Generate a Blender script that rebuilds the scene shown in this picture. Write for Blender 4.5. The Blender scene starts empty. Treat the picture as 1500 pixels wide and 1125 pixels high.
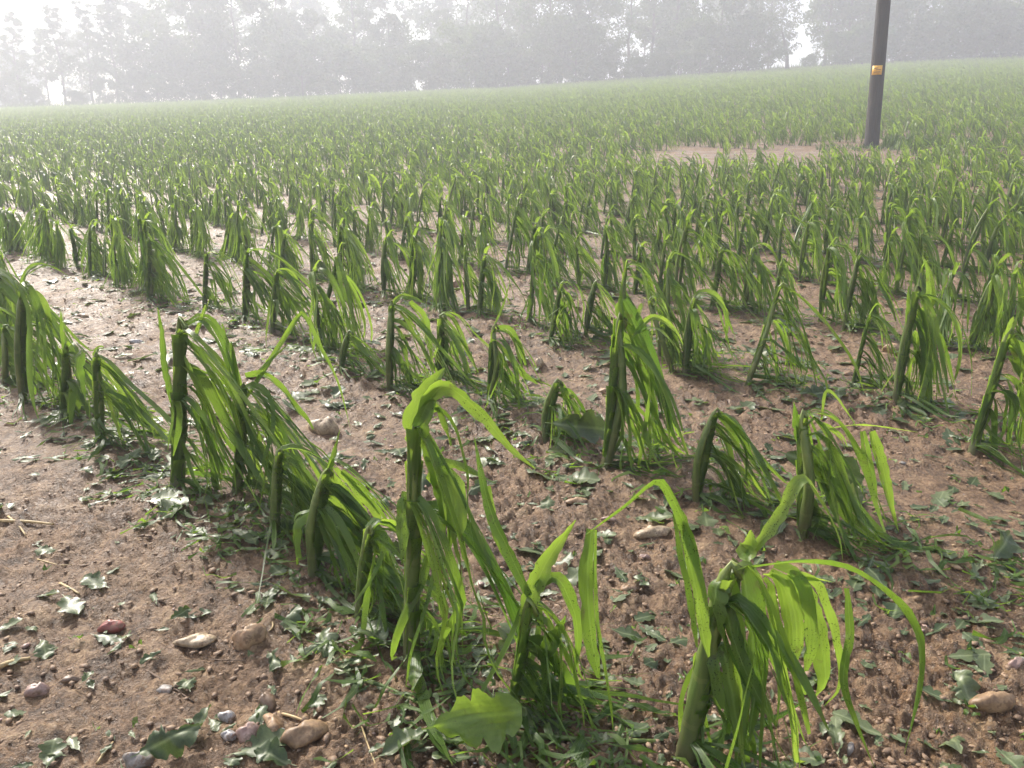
import bpy, math, random
import numpy as np
from mathutils import Vector, Matrix

# ------------------------------------------------------------------ camera, sky, sun, exposure
SC = bpy.context.scene
COL = SC.collection
FPX = 1128.0; PITCH = math.radians(14.0); CAM_H = 0.85
SUN_EL = math.radians(38.0); SUN_AZ = math.radians(-38.0)      # azimuth from +Y (view direction), negative = left

cam = bpy.data.cameras.new('camera'); camo = bpy.data.objects.new('camera', cam); COL.objects.link(camo)
camo.location = (0, 0, CAM_H); camo.rotation_euler = (math.pi/2 - PITCH, 0, 0)
cam.sensor_width = 36.0; cam.lens = 36.0*FPX/1500.0; cam.clip_start = 0.02; cam.clip_end = 2000.0
SC.camera = camo

world = bpy.data.worlds.new('World'); SC.world = world; world.use_nodes = True
wn = world.node_tree; wn.nodes.clear()
wo = wn.nodes.new('ShaderNodeOutputWorld'); wb = wn.nodes.new('ShaderNodeBackground'); ws = wn.nodes.new('ShaderNodeTexSky')
ws.sky_type = 'NISHITA'; ws.sun_disc = False; ws.sun_elevation = SUN_EL; ws.sun_rotation = SUN_AZ
ws.altitude = 100; ws.air_density = 1.0; ws.dust_density = 5.0; ws.ozone_density = 1.0
wb.inputs['Strength'].default_value = 0.13
wn.links.new(ws.outputs[0], wb.inputs['Color']); wn.links.new(wb.outputs[0], wo.inputs['Surface'])

sun = bpy.data.lights.new('sun', 'SUN'); suno = bpy.data.objects.new('sun', sun); COL.objects.link(suno)
sun.energy = 4.2; sun.angle = math.radians(5.0); sun.color = (1.0, 0.950, 0.87)
sd = Vector((math.sin(SUN_AZ)*math.cos(SUN_EL), math.cos(SUN_AZ)*math.cos(SUN_EL), math.sin(SUN_EL)))
suno.rotation_euler = sd.to_track_quat('Z', 'Y').to_euler(); suno.location = sd*60

SC.view_settings.view_transform = 'Standard'; SC.view_settings.look = 'None'
SC.view_settings.gamma = 1.0; SC.view_settings.use_curve_mapping = False
SC.view_settings.exposure = 1.0
SC.render.engine = 'CYCLES'
cy = SC.cycles
cy.max_bounces = 7; cy.diffuse_bounces = 3; cy.glossy_bounces = 2; cy.transmission_bounces = 5
cy.volume_bounces = 2; cy.transparent_max_bounces = 8; cy.caustics_reflective = False; cy.caustics_refractive = False
cy.use_adaptive_sampling = True; cy.adaptive_threshold = 0.03; cy.use_denoising = True; cy.sample_clamp_indirect = 6.0
try: cy.denoiser = 'OPENIMAGEDENOISE'
except Exception: pass

R = np.random.default_rng(7)

# ------------------------------------------------------------------ noise and terrain
def _hash(ix, iy, s):
    h = (ix*374761393 + iy*668265263 + s*1442695041) & 0x7fffffff
    h = ((h ^ (h >> 13))*1274126177) & 0x7fffffff
    return ((h ^ (h >> 16)) & 0xffff)/65535.0
def vnoise(x, y, s=0):
    x = np.asarray(x, float); y = np.asarray(y, float)
    ix = np.floor(x).astype(np.int64); iy = np.floor(y).astype(np.int64)
    fx = x-ix; fy = y-iy; fx = fx*fx*(3-2*fx); fy = fy*fy*(3-2*fy)
    a = _hash(ix, iy, s); b = _hash(ix+1, iy, s); c = _hash(ix, iy+1, s); d = _hash(ix+1, iy+1, s)
    return (a+(b-a)*fx)*(1-fy)+(c+(d-c)*fx)*fy-0.5
_py = np.linspace(-400, 500, 9001)
_ps = np.interp(_py, [-400, -14, -2, 0, 3, 8, 14, 22, 32, 88, 120, 170, 500], [0, 0, .05, .06, .065, .10, .138, .155, .16, .16, .09, .02, 0])
_pz = np.cumsum(_ps)*0.1; _pz -= np.interp(0, _py, _pz)
def gbase(x, y):
    x = np.asarray(x, float); y = np.asarray(y, float)
    c = np.clip(x/(np.abs(y)+5), -.9, .9)
    s = np.sin(c*1.5)
    return np.interp(y, _py, _pz)*(.90+np.where(s < 0, .22, .33)*s)
def gmed(x, y):                      # clods, ruts and washed hollows a few centimetres high
    f = np.clip(1.6-np.hypot(x, y)/14, 0.25, 1)
    o = 0.030*vnoise(x*2.1, y*2.1, 3)+0.022*vnoise(x*6.3+9, y*6.3, 4)+0.016*vnoise(x*15, y*15, 5)
    # soil heaped a little along the plant rows
    u = ((x+y)*.70711-0.70)/0.975
    o = o+0.018*np.cos(2*math.pi*u)*(y > -2)
    return o*f
def gz(x, y): return gbase(x, y)+gmed(x, y)
def gz1(x, y): return float(gz(x, y))

def ray(px, py):
    a = (px-750.0)/FPX; b = (562.5-py)/FPX; cp, sp = math.cos(PITCH), math.sin(PITCH)
    return np.array([a, cp+b*sp, -sp+b*cp])
_T = np.geomspace(.3, 260, 5000)
def spot(px, py):                    # where a line of sight meets the soil
    d = ray(px, py); P = d[None]*_T[:, None]; P[:, 2] += CAM_H
    h = P[:, 2]-gz(P[:, 0], P[:, 1]); i = int(np.argmax(h < 0))
    f = h[i-1]/(h[i-1]-h[i]); q = P[i-1]+(P[i]-P[i-1])*f
    return q
def at_y(px, py, y):
    d = ray(px, py); return np.array([0, 0, CAM_H])+d*(y/d[1])

# ------------------------------------------------------------------ object helpers
def mesh_np(name, V, F, mats, UV=None, tint=None, midx=None, smooth=True):
    me = bpy.data.meshes.new(name)
    me.from_pydata([tuple(v) for v in V] if not isinstance(V, list) else V, [], F if isinstance(F, list) else F.tolist())
    for m in mats: me.materials.append(m)
    n = len(me.polygons)
    if smooth: me.polygons.foreach_set('use_smooth', np.ones(n, bool))
    if midx is not None: me.polygons.foreach_set('material_index', np.asarray(midx, np.int32))
    if UV is not None:
        uvl = me.uv_layers.new(name='UVMap'); li = np.zeros(len(me.loops), np.int32); me.loops.foreach_get('vertex_index', li)
        uvl.data.foreach_set('uv', np.asarray(UV, np.float32)[li].ravel())
    if tint is not None:
        a = me.attributes.new('tint', 'FLOAT', 'POINT'); a.data.foreach_set('value', np.asarray(tint, np.float32))
    me.update()
    return me
def link(name, data, parent=None, loc=None):
    o = bpy.data.objects.new(name, data); COL.objects.link(o)
    if parent is not None: o.parent = parent
    if loc is not None: o.location = loc
    return o
def tag(o, label=None, cat=None, group=None, kind=None):
    if label: o['label'] = label
    if cat: o['category'] = cat
    if group: o['group'] = group
    if kind: o['kind'] = kind
    return o
class MB:
    def __init__(s): s.V = []; s.F = []; s.UV = []; s.T = []; s.M = []; s.n = 0
    def add(s, V, F, UV=None, T=None, m=0):
        V = np.asarray(V, float); k = len(V)
        s.V.append(V); s.F += [tuple(i+s.n for i in f) for f in F]; s.M += [m]*len(F)
        s.UV.append(np.zeros((k, 2)) if UV is None else np.asarray(UV, float))
        s.T.append(np.full(k, .5) if T is None else np.broadcast_to(np.asarray(T, float), (k,)))
        s.n += k
    def mesh(s, name, mats, smooth=True):
        return mesh_np(name, np.concatenate(s.V), s.F, mats, np.concatenate(s.UV), np.concatenate(s.T), s.M, smooth)

def nrm(v):
    v = np.asarray(v, float); return v/(np.linalg.norm(v)+1e-12)
def catmull(P, n):
    P = np.asarray(P, float); Q = np.vstack([2*P[0]-P[1], P, 2*P[-1]-P[-2]])
    seg = np.linalg.norm(np.diff(P, axis=0), axis=1); cum = np.concatenate([[0], np.cumsum(seg)]); L = cum[-1]
    out = []
    for s in np.linspace(0, L, n):
        i = min(np.searchsorted(cum, s, 'right')-1, len(P)-2); u = (s-cum[i])/(seg[i]+1e-9)
        p0, p1, p2, p3 = Q[i], Q[i+1], Q[i+2], Q[i+3]
        out.append(.5*((2*p1)+(-p0+p2)*u+(2*p0-5*p1+4*p2-p3)*u*u+(-p0+3*p1-3*p2+p3)*u**3))
    return np.array(out), L
def tube(P, rad, sides=8, cap=True):
    P = np.asarray(P, float); n = len(P); rad = np.broadcast_to(rad, (n,))
    T = np.gradient(P, axis=0); T /= np.linalg.norm(T, axis=1)[:, None]+1e-12
    ref = np.array([1., 0, 0]) if abs(T[0, 0]) < .8 else np.array([0, 1., 0])
    a = np.linspace(0, 2*math.pi, sides, endpoint=False); V = []; UV = []; x = None
    for i in range(n):
        x = nrm(np.cross(T[i], ref) if x is None else x-T[i]*x.dot(T[i])); y = np.cross(T[i], x)
        V.append(P[i]+rad[i]*(np.cos(a)[:, None]*x+np.sin(a)[:, None]*y)); UV += [(j/sides, i/(n-1)) for j in range(sides)]
    F = [(i*sides+j, i*sides+(j+1) % sides, (i+1)*sides+(j+1) % sides, (i+1)*sides+j) for i in range(n-1) for j in range(sides)]
    V = np.concatenate(V)
    if cap: F.append(tuple((n-1)*sides+j for j in range(sides))); F.append(tuple(sides-1-j for j in range(sides)))
    return V, F, UV

# ------------------------------------------------------------------ materials
def newmat(name):
    m = bpy.data.materials.new(name); m.use_nodes = True; m.node_tree.nodes.clear(); return m, m.node_tree
def N(nt, t, **kw):
    n = nt.nodes.new(t)
    for k, v in kw.items():
        if k.startswith('i_'):
            key = k[2:].replace('_', ' '); n.inputs[int(key) if key.isdigit() else key].default_value = v
        else: setattr(n, k, v)
    return n
def ramp(nt, src, stops):
    r = nt.nodes.new('ShaderNodeValToRGB'); e = r.color_ramp.elements
    while len(e) < len(stops): e.new(.5)
    for x, (p, c) in zip(e, stops): x.position = p; x.color = (*c, 1) if len(c) == 3 else c
    nt.links.new(src, r.inputs[0]); return r
def mix(nt, fac, a, b, mode='MIX'):
    m = nt.nodes.new('ShaderNodeMix'); m.data_type = 'RGBA'; m.blend_type = mode
    for s, v in ((m.inputs[0], fac), (m.inputs[6], a), (m.inputs[7], b)):
        if hasattr(v, 'is_output'): nt.links.new(v, s)
        else: s.default_value = (*v, 1) if isinstance(v, tuple) and len(v) == 3 else v
    return m.outputs[2]
def math_(nt, op, a, b=None, c=None, clamp=False):
    m = nt.nodes.new('ShaderNodeMath'); m.operation = op; m.use_clamp = clamp
    for i, v in enumerate((a, b, c)):
        if v is None: continue
        if hasattr(v, 'is_output'): nt.links.new(v, m.inputs[i])
        else: m.inputs[i].default_value = v
    return m.outputs[0]

def leaf_material(name, dark, mid, light, tl_dark, tl_light, trans=.5, rough=.4, veins=11.0, spots=True, nscale=9.0, bump=.12):
    m, nt = newmat(name); L = nt.links
    out = N(nt, 'ShaderNodeOutputMaterial'); uv = N(nt, 'ShaderNodeTexCoord'); sep = N(nt, 'ShaderNodeSeparateXYZ'); L.new(uv.outputs['UV'], sep.inputs[0])
    at = N(nt, 'ShaderNodeAttribute', attribute_name='tint'); oi = N(nt, 'ShaderNodeObjectInfo')
    n1 = N(nt, 'ShaderNodeTexNoise', i_Scale=nscale, i_Detail=3.0); L.new(uv.outputs['Object'], n1.inputs['Vector'])
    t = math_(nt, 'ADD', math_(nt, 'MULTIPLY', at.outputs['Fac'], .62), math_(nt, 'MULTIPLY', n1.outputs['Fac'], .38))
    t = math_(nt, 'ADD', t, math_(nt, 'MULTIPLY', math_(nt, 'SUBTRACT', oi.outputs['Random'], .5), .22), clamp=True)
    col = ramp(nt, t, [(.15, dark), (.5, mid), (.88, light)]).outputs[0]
    tl = ramp(nt, t, [(.15, tl_dark), (.85, tl_light)]).outputs[0]
    vs = math_(nt, 'SINE', math_(nt, 'MULTIPLY', sep.outputs[0], 6.2832*veins)); v01 = math_(nt, 'MULTIPLY_ADD', vs, .5, .5)
    col = mix(nt, math_(nt, 'MULTIPLY', v01, .18), col, light)
    tl = mix(nt, math_(nt, 'MULTIPLY', v01, .2), tl, tuple(c*.55 for c in tl_light))
    rib = math_(nt, 'SUBTRACT', 1.0, math_(nt, 'MULTIPLY', math_(nt, 'ABSOLUTE', math_(nt, 'SUBTRACT', sep.outputs[0], .5)), 16.0), clamp=True)
    col = mix(nt, math_(nt, 'MULTIPLY', rib, .6), col, tuple(min(1, c*1.7+.03) for c in light))
    if spots:
        vo = N(nt, 'ShaderNodeTexNoise', i_Scale=430.0, i_Detail=1.0); L.new(uv.outputs['Object'], vo.inputs['Vector'])
        n2 = N(nt, 'ShaderNodeTexNoise', i_Scale=14.0, i_Detail=1.0); L.new(uv.outputs['Object'], n2.inputs['Vector'])
        sp = math_(nt, 'MULTIPLY', math_(nt, 'GREATER_THAN', vo.outputs['Fac'], .655), math_(nt, 'GREATER_THAN', n2.outputs['Fac'], .52))
        sp = math_(nt, 'MULTIPLY', sp, .75)
        col = mix(nt, sp, col, (.02, .03, .008)); tl = mix(nt, sp, tl, (.02, .03, .005))
        # bruised, bleached and muddy patches left by the hail
        n3 = N(nt, 'ShaderNodeTexNoise', i_Scale=31.0, i_Detail=4.0, i_Roughness=.7); L.new(uv.outputs['Object'], n3.inputs['Vector'])
        br = ramp(nt, n3.outputs['Fac'], [(.60, (0, 0, 0)), (.70, (1, 1, 1))]).outputs[0]; ml = ramp(nt, n3.outputs['Fac'], [(.30, (1, 1, 1)), (.38, (0, 0, 0))]).outputs[0]
        col = mix(nt, math_(nt, 'MULTIPLY', br, .45), col, (.20, .15, .07)); tl = mix(nt, math_(nt, 'MULTIPLY', br, .6), tl, (.10, .08, .03))
        col = mix(nt, math_(nt, 'MULTIPLY', ml, .5), col, (.27, .30, .16))
    bp = N(nt, 'ShaderNodeBump', i_Strength=bump, i_Distance=.002); L.new(v01, bp.inputs['Height'])
    p = N(nt, 'ShaderNodeBsdfPrincipled', i_Roughness=rough); L.new(col, p.inputs['Base Color']); L.new(bp.outputs[0], p.inputs['Normal'])
    p.inputs['Specular IOR Level'].default_value = .45
    tr = N(nt, 'ShaderNodeBsdfTranslucent'); L.new(tl, tr.inputs['Color']); L.new(bp.outputs[0], tr.inputs['Normal'])
    mx = N(nt, 'ShaderNodeMixShader'); mx.inputs[0].default_value = trans
    L.new(p.outputs[0], mx.inputs[1]); L.new(tr.outputs[0], mx.inputs[2]); L.new(mx.outputs[0], out.inputs['Surface'])
    return m
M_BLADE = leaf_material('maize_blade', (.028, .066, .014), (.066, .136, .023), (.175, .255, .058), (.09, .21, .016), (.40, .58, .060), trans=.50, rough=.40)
M_OAK = leaf_material('oak_leaf', (.034, .062, .022), (.082, .118, .048), (.185, .215, .105), (.08, .15, .02), (.26, .34, .06), trans=.25, rough=.42, veins=0.0, spots=True, nscale=22.0, bump=0)
M_TREE = leaf_material('tree_foliage', (.028, .056, .012), (.052, .092, .020), (.100, .145, .034), (.06, .11, .015), (.15, .22, .03), trans=.3, rough=.55, veins=0.0, spots=False, nscale=.6, bump=0)
M_GRASS = leaf_material('grass_blade', (.03, .07, .014), (.05, .11, .02), (.10, .16, .04), (.08, .16, .02), (.2, .28, .04), trans=.35, rough=.5, veins=0.0, spots=False, nscale=3.0, bump=0)

def stalk_material():
    m, nt = newmat('maize_stalk'); L = nt.links
    out = N(nt, 'ShaderNodeOutputMaterial'); tc = N(nt, 'ShaderNodeTexCoord'); sep = N(nt, 'ShaderNodeSeparateXYZ'); L.new(tc.outputs['UV'], sep.inputs[0])
    oi = N(nt, 'ShaderNodeObjectInfo')
    mp = N(nt, 'ShaderNodeMapping'); mp.inputs['Scale'].default_value = (60, 60, 9); L.new(tc.outputs['Object'], mp.inputs[0])
    n1 = N(nt, 'ShaderNodeTexNoise', i_Scale=1.0, i_Detail=3.0); L.new(mp.outputs[0], n1.inputs['Vector'])
    t = math_(nt, 'ADD', math_(nt, 'MULTIPLY', sep.outputs[1], .35), math_(nt, 'MULTIPLY', n1.outputs['Fac'], .75))
    c = ramp(nt, t, [(.22, (.040, .072, .016)), (.50, (.090, .138, .030)), (.80, (.21, .26, .065))]).outputs[0]
    nd = math_(nt, 'FRACT', math_(nt, 'MULTIPLY', sep.outputs[1], 5.3)); nd = math_(nt, 'LESS_THAN', math_(nt, 'ABSOLUTE', math_(nt, 'SUBTRACT', nd, .5)), .055)
    c = mix(nt, math_(nt, 'MULTIPLY', nd, .25), c, (.22, .24, .08))
    # mud splashed on the foot of the stalk
    n2 = N(nt, 'ShaderNodeTexNoise', i_Scale=70.0, i_Detail=2.0); L.new(tc.outputs['Object'], n2.inputs['Vector'])
    mud = math_(nt, 'MULTIPLY', math_(nt, 'SUBTRACT', .42, sep.outputs[1], clamp=True), math_(nt, 'MULTIPLY', n2.outputs['Fac'], 3.0), clamp=True)
    c = mix(nt, mud, c, (.13, .095, .062))
    bp = N(nt, 'ShaderNodeBump', i_Strength=.4, i_Distance=.003); L.new(n1.outputs['Fac'], bp.inputs['Height'])
    p = N(nt, 'ShaderNodeBsdfPrincipled', i_Roughness=.42); L.new(c, p.inputs['Base Color']); L.new(bp.outputs[0], p.inputs['Normal'])
    L.new(p.outputs[0], out.inputs['Surface']); return m
M_STALK = stalk_material()

def soil_material():
    m, nt = newmat('wet_soil'); L = nt.links
    out = N(nt, 'ShaderNodeOutputMaterial'); tc = N(nt, 'ShaderNodeTexCoord'); ob = tc.outputs['Object']
    def ns(sc, det=4.0, ro=.6):
        n = N(nt, 'ShaderNodeTexNoise', i_Scale=sc, i_Detail=det, i_Roughness=ro); L.new(ob, n.inputs['Vector']); return n.outputs['Fac']
    a, b, c_, d = ns(1.3), ns(16.0, 6.0, .68), ns(95.0, 5.0, .75), ns(3.2, 3.0)
    t = math_(nt, 'ADD', math_(nt, 'MULTIPLY', b, .6), math_(nt, 'MULTIPLY', c_, .5))
    c = ramp(nt, t, [(.45, (.066, .035, .016)), (.55, (.195, .113, .056)), (.66, (.400, .270, .152))]).outputs[0]
    c = mix(nt, math_(nt, 'MULTIPLY', ramp(nt, a, [(.38, (0, 0, 0)), (.62, (1, 1, 1))]).outputs[0], .40), c, (.235, .136, .070), 'MIX')
    # fine gravel grains
    vo = N(nt, 'ShaderNodeTexVoronoi', i_Scale=120.0); L.new(ob, vo.inputs['Vector'])
    gr = math_(nt, 'MULTIPLY', math_(nt, 'LESS_THAN', vo.outputs['Distance'], .30), math_(nt, 'GREATER_THAN', N_sep(nt, vo.outputs['Color']), .86))
    c = mix(nt, math_(nt, 'MULTIPLY', gr, .65), c, (.36, .28, .20))
    wet = ramp(nt, math_(nt, 'ADD', math_(nt, 'MULTIPLY', d, .7), math_(nt, 'MULTIPLY', b, .3)), [(.42, (.40,)*3), (.60, (.68,)*3)]).outputs[0]
    hgt = math_(nt, 'ADD', math_(nt, 'MULTIPLY', b, 1.0), math_(nt, 'ADD', math_(nt, 'MULTIPLY', c_, .45), math_(nt, 'MULTIPLY', gr, .15)))
    bp = N(nt, 'ShaderNodeBump', i_Strength=1.0, i_Distance=.03); L.new(hgt, bp.inputs['Height'])
    p = N(nt, 'ShaderNodeBsdfPrincipled'); L.new(c, p.inputs['Base Color']); L.new(wet, p.inputs['Roughness']); L.new(bp.outputs[0], p.inputs['Normal'])
    p.inputs['Specular IOR Level'].default_value = .5
    L.new(p.outputs[0], out.inputs['Surface']); return m
def N_sep(nt, src):
    s = N(nt, 'ShaderNodeSeparateColor'); nt.links.new(src, s.inputs[0]); return s.outputs[0]
M_SOIL = soil_material()

def simple(name, c1, c2, scale=20.0, rough=.6, bump=.3, dist=.004, vec='Object', stretch=None):
    m, nt = newmat(name); L = nt.links
    out = N(nt, 'ShaderNodeOutputMaterial'); tc = N(nt, 'ShaderNodeTexCoord'); src = tc.outputs[vec]
    if stretch: mp = N(nt, 'ShaderNodeMapping'); mp.inputs['Scale'].default_value = stretch; L.new(src, mp.inputs[0]); src = mp.outputs[0]
    n = N(nt, 'ShaderNodeTexNoise', i_Scale=scale, i_Detail=5.0, i_Roughness=.6); L.new(src, n.inputs['Vector'])
    c = ramp(nt, n.outputs['Fac'], [(.32, c1), (.68, c2)]).outputs[0]
    bp = N(nt, 'ShaderNodeBump', i_Strength=bump, i_Distance=dist); L.new(n.outputs['Fac'], bp.inputs['Height'])
    p = N(nt, 'ShaderNodeBsdfPrincipled', i_Roughness=rough); L.new(c, p.inputs['Base Color']); L.new(bp.outputs[0], p.inputs['Normal'])
    L.new(p.outputs[0], out.inputs['Surface']); return m
M_BARK = simple('bark', (.045, .038, .030), (.11, .09, .07), 3.0, .85, .6, .05)
M_POLE = simple('creosoted_timber', (.010, .008, .007), (.042, .034, .029), 9.0, .75, .9, .02, stretch=(6, 6, .35))
M_TWIG = simple('twig', (.06, .038, .024), (.16, .10, .06), 60.0, .7)
M_STRAW = simple('straw', (.36, .25, .11), (.58, .44, .22), 50.0, .6, .3, .002)
M_CRUMB = simple('soil_crumb', (.095, .055, .032), (.350, .240, .150), 14.0, .65, .4, .003)
def muddy(m):
    nt = m.node_tree; p = next(n for n in nt.nodes if n.type == 'BSDF_PRINCIPLED'); src = p.inputs['Base Color'].links[0].from_socket
    tc = N(nt, 'ShaderNodeTexCoord'); n = N(nt, 'ShaderNodeTexNoise', i_Scale=75.0, i_Detail=5.0, i_Roughness=.7); nt.links.new(tc.outputs['Object'], n.inputs['Vector'])
    f = ramp(nt, n.outputs['Fac'], [(.50, (0, 0, 0)), (.60, (.8, .8, .8))]).outputs[0]
    nt.links.new(mix(nt, f, src, (.17, .105, .06)), p.inputs['Base Color']); return m
STONE = {k: muddy(simple('stone_'+k, a, b, s, r, .35, .004)) for k, (a, b, s, r) in {
    'red': ((.22, .06, .045), (.33, .11, .085), 60, .45), 'cream': ((.26, .19, .11), (.56, .44, .29), 45, .5),
    'amber': ((.24, .13, .06), (.50, .36, .22), 45, .5), 'tan': ((.16, .095, .05), (.42, .28, .15), 45, .5),
    'grey': ((.14, .125, .11), (.36, .33, .30), 50, .5), 'white': ((.30, .28, .27), (.62, .59, .56), 50, .45),
    'pink': ((.26, .16, .13), (.42, .30, .25), 60, .45), 'brown': ((.13, .085, .055), (.26, .18, .12), 30, .45)}.items()}
def plain(name, c, rough=.5):
    m, nt = newmat(name); o = N(nt, 'ShaderNodeOutputMaterial'); p = N(nt, 'ShaderNodeBsdfPrincipled', i_Roughness=rough)
    p.inputs['Base Color'].default_value = (*c, 1); nt.links.new(p.outputs[0], o.inputs['Surface']); return m
M_PLATE = simple('yellow_enamel', (.78, .40, .03), (.85, .50, .06), 30.0, .45, .05, .001)
M_PRINT = plain('brown_print', (.30, .13, .03)); M_PALE = plain('pale_print', (.80, .72, .52))

# ------------------------------------------------------------------ ground: one sheet, finely divided where the camera looks
def build_ground():
    th = np.concatenate([np.linspace(-math.pi, -.95, 60, endpoint=False), np.linspace(-.95, .95, 560, endpoint=False), np.linspace(.95, math.pi, 60, endpoint=False)])
    r = np.concatenate([np.linspace(.05, .5, 12, endpoint=False), np.geomspace(.5, 12, 560, endpoint=False), np.geomspace(12, 205, 130)])
    RR, TT = np.meshgrid(r, th, indexing='ij'); X = RR*np.sin(TT); Y = RR*np.cos(TT)
    Z = gz(X, Y)
    near = np.clip(1.4-RR/9, 0, 1)
    cl = np.clip(vnoise(X*1.7, Y*1.7, 21)*2+.95, .5, 1.5)
    Z += near*cl*(.022*np.abs(vnoise(X*27, Y*27, 7))+.019*np.abs(vnoise(X*61, Y*61, 8))+.012*vnoise(X*130, Y*130, 9)-.006)
    nr, na = X.shape
    V = np.stack([X, Y, Z], -1).reshape(-1, 3)
    idx = np.arange(nr*na).reshape(nr, na); a = idx[:-1]; b = idx[1:]
    F = np.stack([a, np.roll(a, -1, 1), np.roll(b, -1, 1), b], -1).reshape(-1, 4)[:, ::-1]
    me = bpy.data.meshes.new('ground'); me.vertices.add(len(V)+1); me.vertices.foreach_set('co', np.vstack([V, [[0, 0, gz1(0, 0)]]]).ravel().astype(np.float32))
    tri = np.stack([np.full(na, len(V)), np.roll(idx[0], -1), idx[0]], -1)
    loops = np.concatenate([F.ravel(), tri.ravel()]).astype(np.int32)
    me.loops.add(len(loops)); me.loops.foreach_set('vertex_index', loops)
    st = np.concatenate([np.arange(len(F))*4, len(F)*4+np.arange(na)*3]).astype(np.int32); me.polygons.add(len(st)); me.polygons.foreach_set('loop_start', st)
    me.polygons.foreach_set('use_smooth', np.ones(len(st), bool)); me.materials.append(M_SOIL); me.update(calc_edges=True); me.validate()
    tag(link('ground', me), kind='structure')
build_ground()

# ------------------------------------------------------------------ maize
ZUP = np.array([0, 0, 1.0])
def blade(mb, rng, path=None, p0=None, d0=None, out=None, L=.4, W=.035, ground=None, target=None, nseg=16, tr=.1, k=.45,
          strips=4, ts=.3, amp=.05, tint=.5, cols=2, twist=.8, tip=.12, sheath=None, s0=None):
    """One leaf: sheath round the stalk, then a blade that runs along a path and is torn lengthwise into strips."""
    if path is not None:
        P, L = catmull(path, nseg+1)
    else:
        kinks = set(rng.integers(2, nseg, int(rng.integers(0, 3))).tolist()); P = [np.array(p0, float)]; d = nrm(d0); ds = L/nseg; w = rng.normal(0, .15, 3); w[2] *= .3
        for i in range(nseg):
            t = (i+1)/nseg
            if t > tr: d = nrm(d+(nrm(target+w*math.sin(t*5+w[0]*9))-d)*k)
            else: d = nrm(d-ZUP*.05)
            q = P[-1]+d*ds
            if kinks and i in kinks: w = rng.normal(0, .42, 3); w[2] *= .2; d = nrm(d+rng.normal(0, .35, 3)*np.array([1, 1, .3]))
            g = ground(q[0], q[1])+.006
            if q[2] < g: q[2] = g+rng.uniform(0, .004); d = nrm(np.array([d[0], d[1], .02])+rng.normal(0, .12, 3)*np.array([1, 1, 0]))
            P.append(q)
        P = np.array(P)
    n = len(P); t = np.linspace(0, 1, n)
    T = np.gradient(P, axis=0); T /= np.linalg.norm(T, axis=1)[:, None]+1e-12
    if s0 is None: s0 = np.cross(out if out is not None else np.array([.8, -.45, 0]), ZUP)+rng.normal(0, .25, 3)
    S = np.zeros_like(P); s = nrm(s0); tw = rng.uniform(-twist, twist)
    for i in range(n):
        s = nrm(s-T[i]*s.dot(T[i])); a = tw/n; s = nrm(s*math.cos(a)+np.cross(T[i], s)*math.sin(a)); S[i] = s
    Nn = np.cross(T, S)
    Wt = W*np.minimum(1, .55+t*2.5)*np.power(np.clip((1.0-t)/(1-.45), 0, 1), .75)
    Wt = np.maximum(Wt, W*tip*.5)
    bnd = np.concatenate([[0], np.sort(rng.uniform(.12, .88, strips-1)), [1]]) if strips > 1 else np.array([0, 1.0])
    for j in range(strips):
        ua, ub = bnd[j], bnd[j+1]
        if ub-ua < .04: continue
        cj = cols if (ub-ua)*W > .012 else 1
        uc = (ua+ub)/2; e = np.clip(t-ts*rng.uniform(.7, 1.3), 0, 1)**1.25
        off = (S[-1]*(uc-.5)*2*rng.uniform(.2, 1.0)+rng.normal(0, .55, 3)*np.array([1, 1, .35]))*amp
        Q = P+e[:, None]*off[None]/(.6)
        a = (e*rng.uniform(-2.4, 2.4))[:, None]
        S2 = S*np.cos(a)+Nn*np.sin(a); N2 = np.cross(T, S2)
        m = max(5, int(n*rng.uniform(.55, 1.0))) if (strips > 1 and rng.random() < .7) else n
        us = np.linspace(ua, ub, cj+1); Vs = []; UVs = []
        tp = np.ones(m)
        if m < n: tp = np.clip((m-np.arange(m))/3.0, .25, 1)          # ragged tip of a torn strip
        cen = Q[:m]+S2[:m]*((uc-.5)*Wt[:m])[:, None]*np.cos(a[:m])
        wl = rng.uniform(0, 6.28)
        for i in range(m):
            for q in us:
                h = (q-uc)*Wt[i]*tp[i]*(1-.34*rng.random()**4)
                f = abs(q-.5)*Wt[i]*.45+.0016*math.sin(i*1.1+wl+q*4)*min(1, Wt[i]/.03)
                v = cen[i]+S2[i]*h-N2[i]*f
                Vs.append(v); UVs.append((q, t[i]*L))
        Vs = np.array(Vs)
        if ground is not None:
            g = np.array([ground(v[0], v[1]) for v in Vs[::cj+1]]).repeat(cj+1)+.003; Vs[:, 2] = np.maximum(Vs[:, 2], g)
        c1 = cj+1
        F = [(i*c1+c, i*c1+c+1, (i+1)*c1+c+1, (i+1)*c1+c) for i in range(m-1) for c in range(cj)]
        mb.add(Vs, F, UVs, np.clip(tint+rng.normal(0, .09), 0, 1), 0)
    if sheath is not None:
        b0, b1, rad, az = sheath; na, nh = 8, 5; V = []; UV = []
        for h in range(nh):
            f = h/(nh-1); c = b0+(b1-b0)*f
            for q in range(na):
                an = az+(q/(na-1)-.5)*(5.6-1.9*f); rr = rad*(1.10+.10*f+.35*max(0, f-.75)/.25+.06*math.sin(q*2.1+az*3))
                V.append(c+np.array([math.cos(an)*rr, math.sin(an)*rr, 0])); UV.append((q/(na-1), f*.08))
        F = [(h*na+q, h*na+q+1, (h+1)*na+q+1, (h+1)*na+q) for h in range(nh-1) for q in range(na-1)]
        mb.add(V, F, UV, np.clip(tint+.16, 0, 1), 0)

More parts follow.
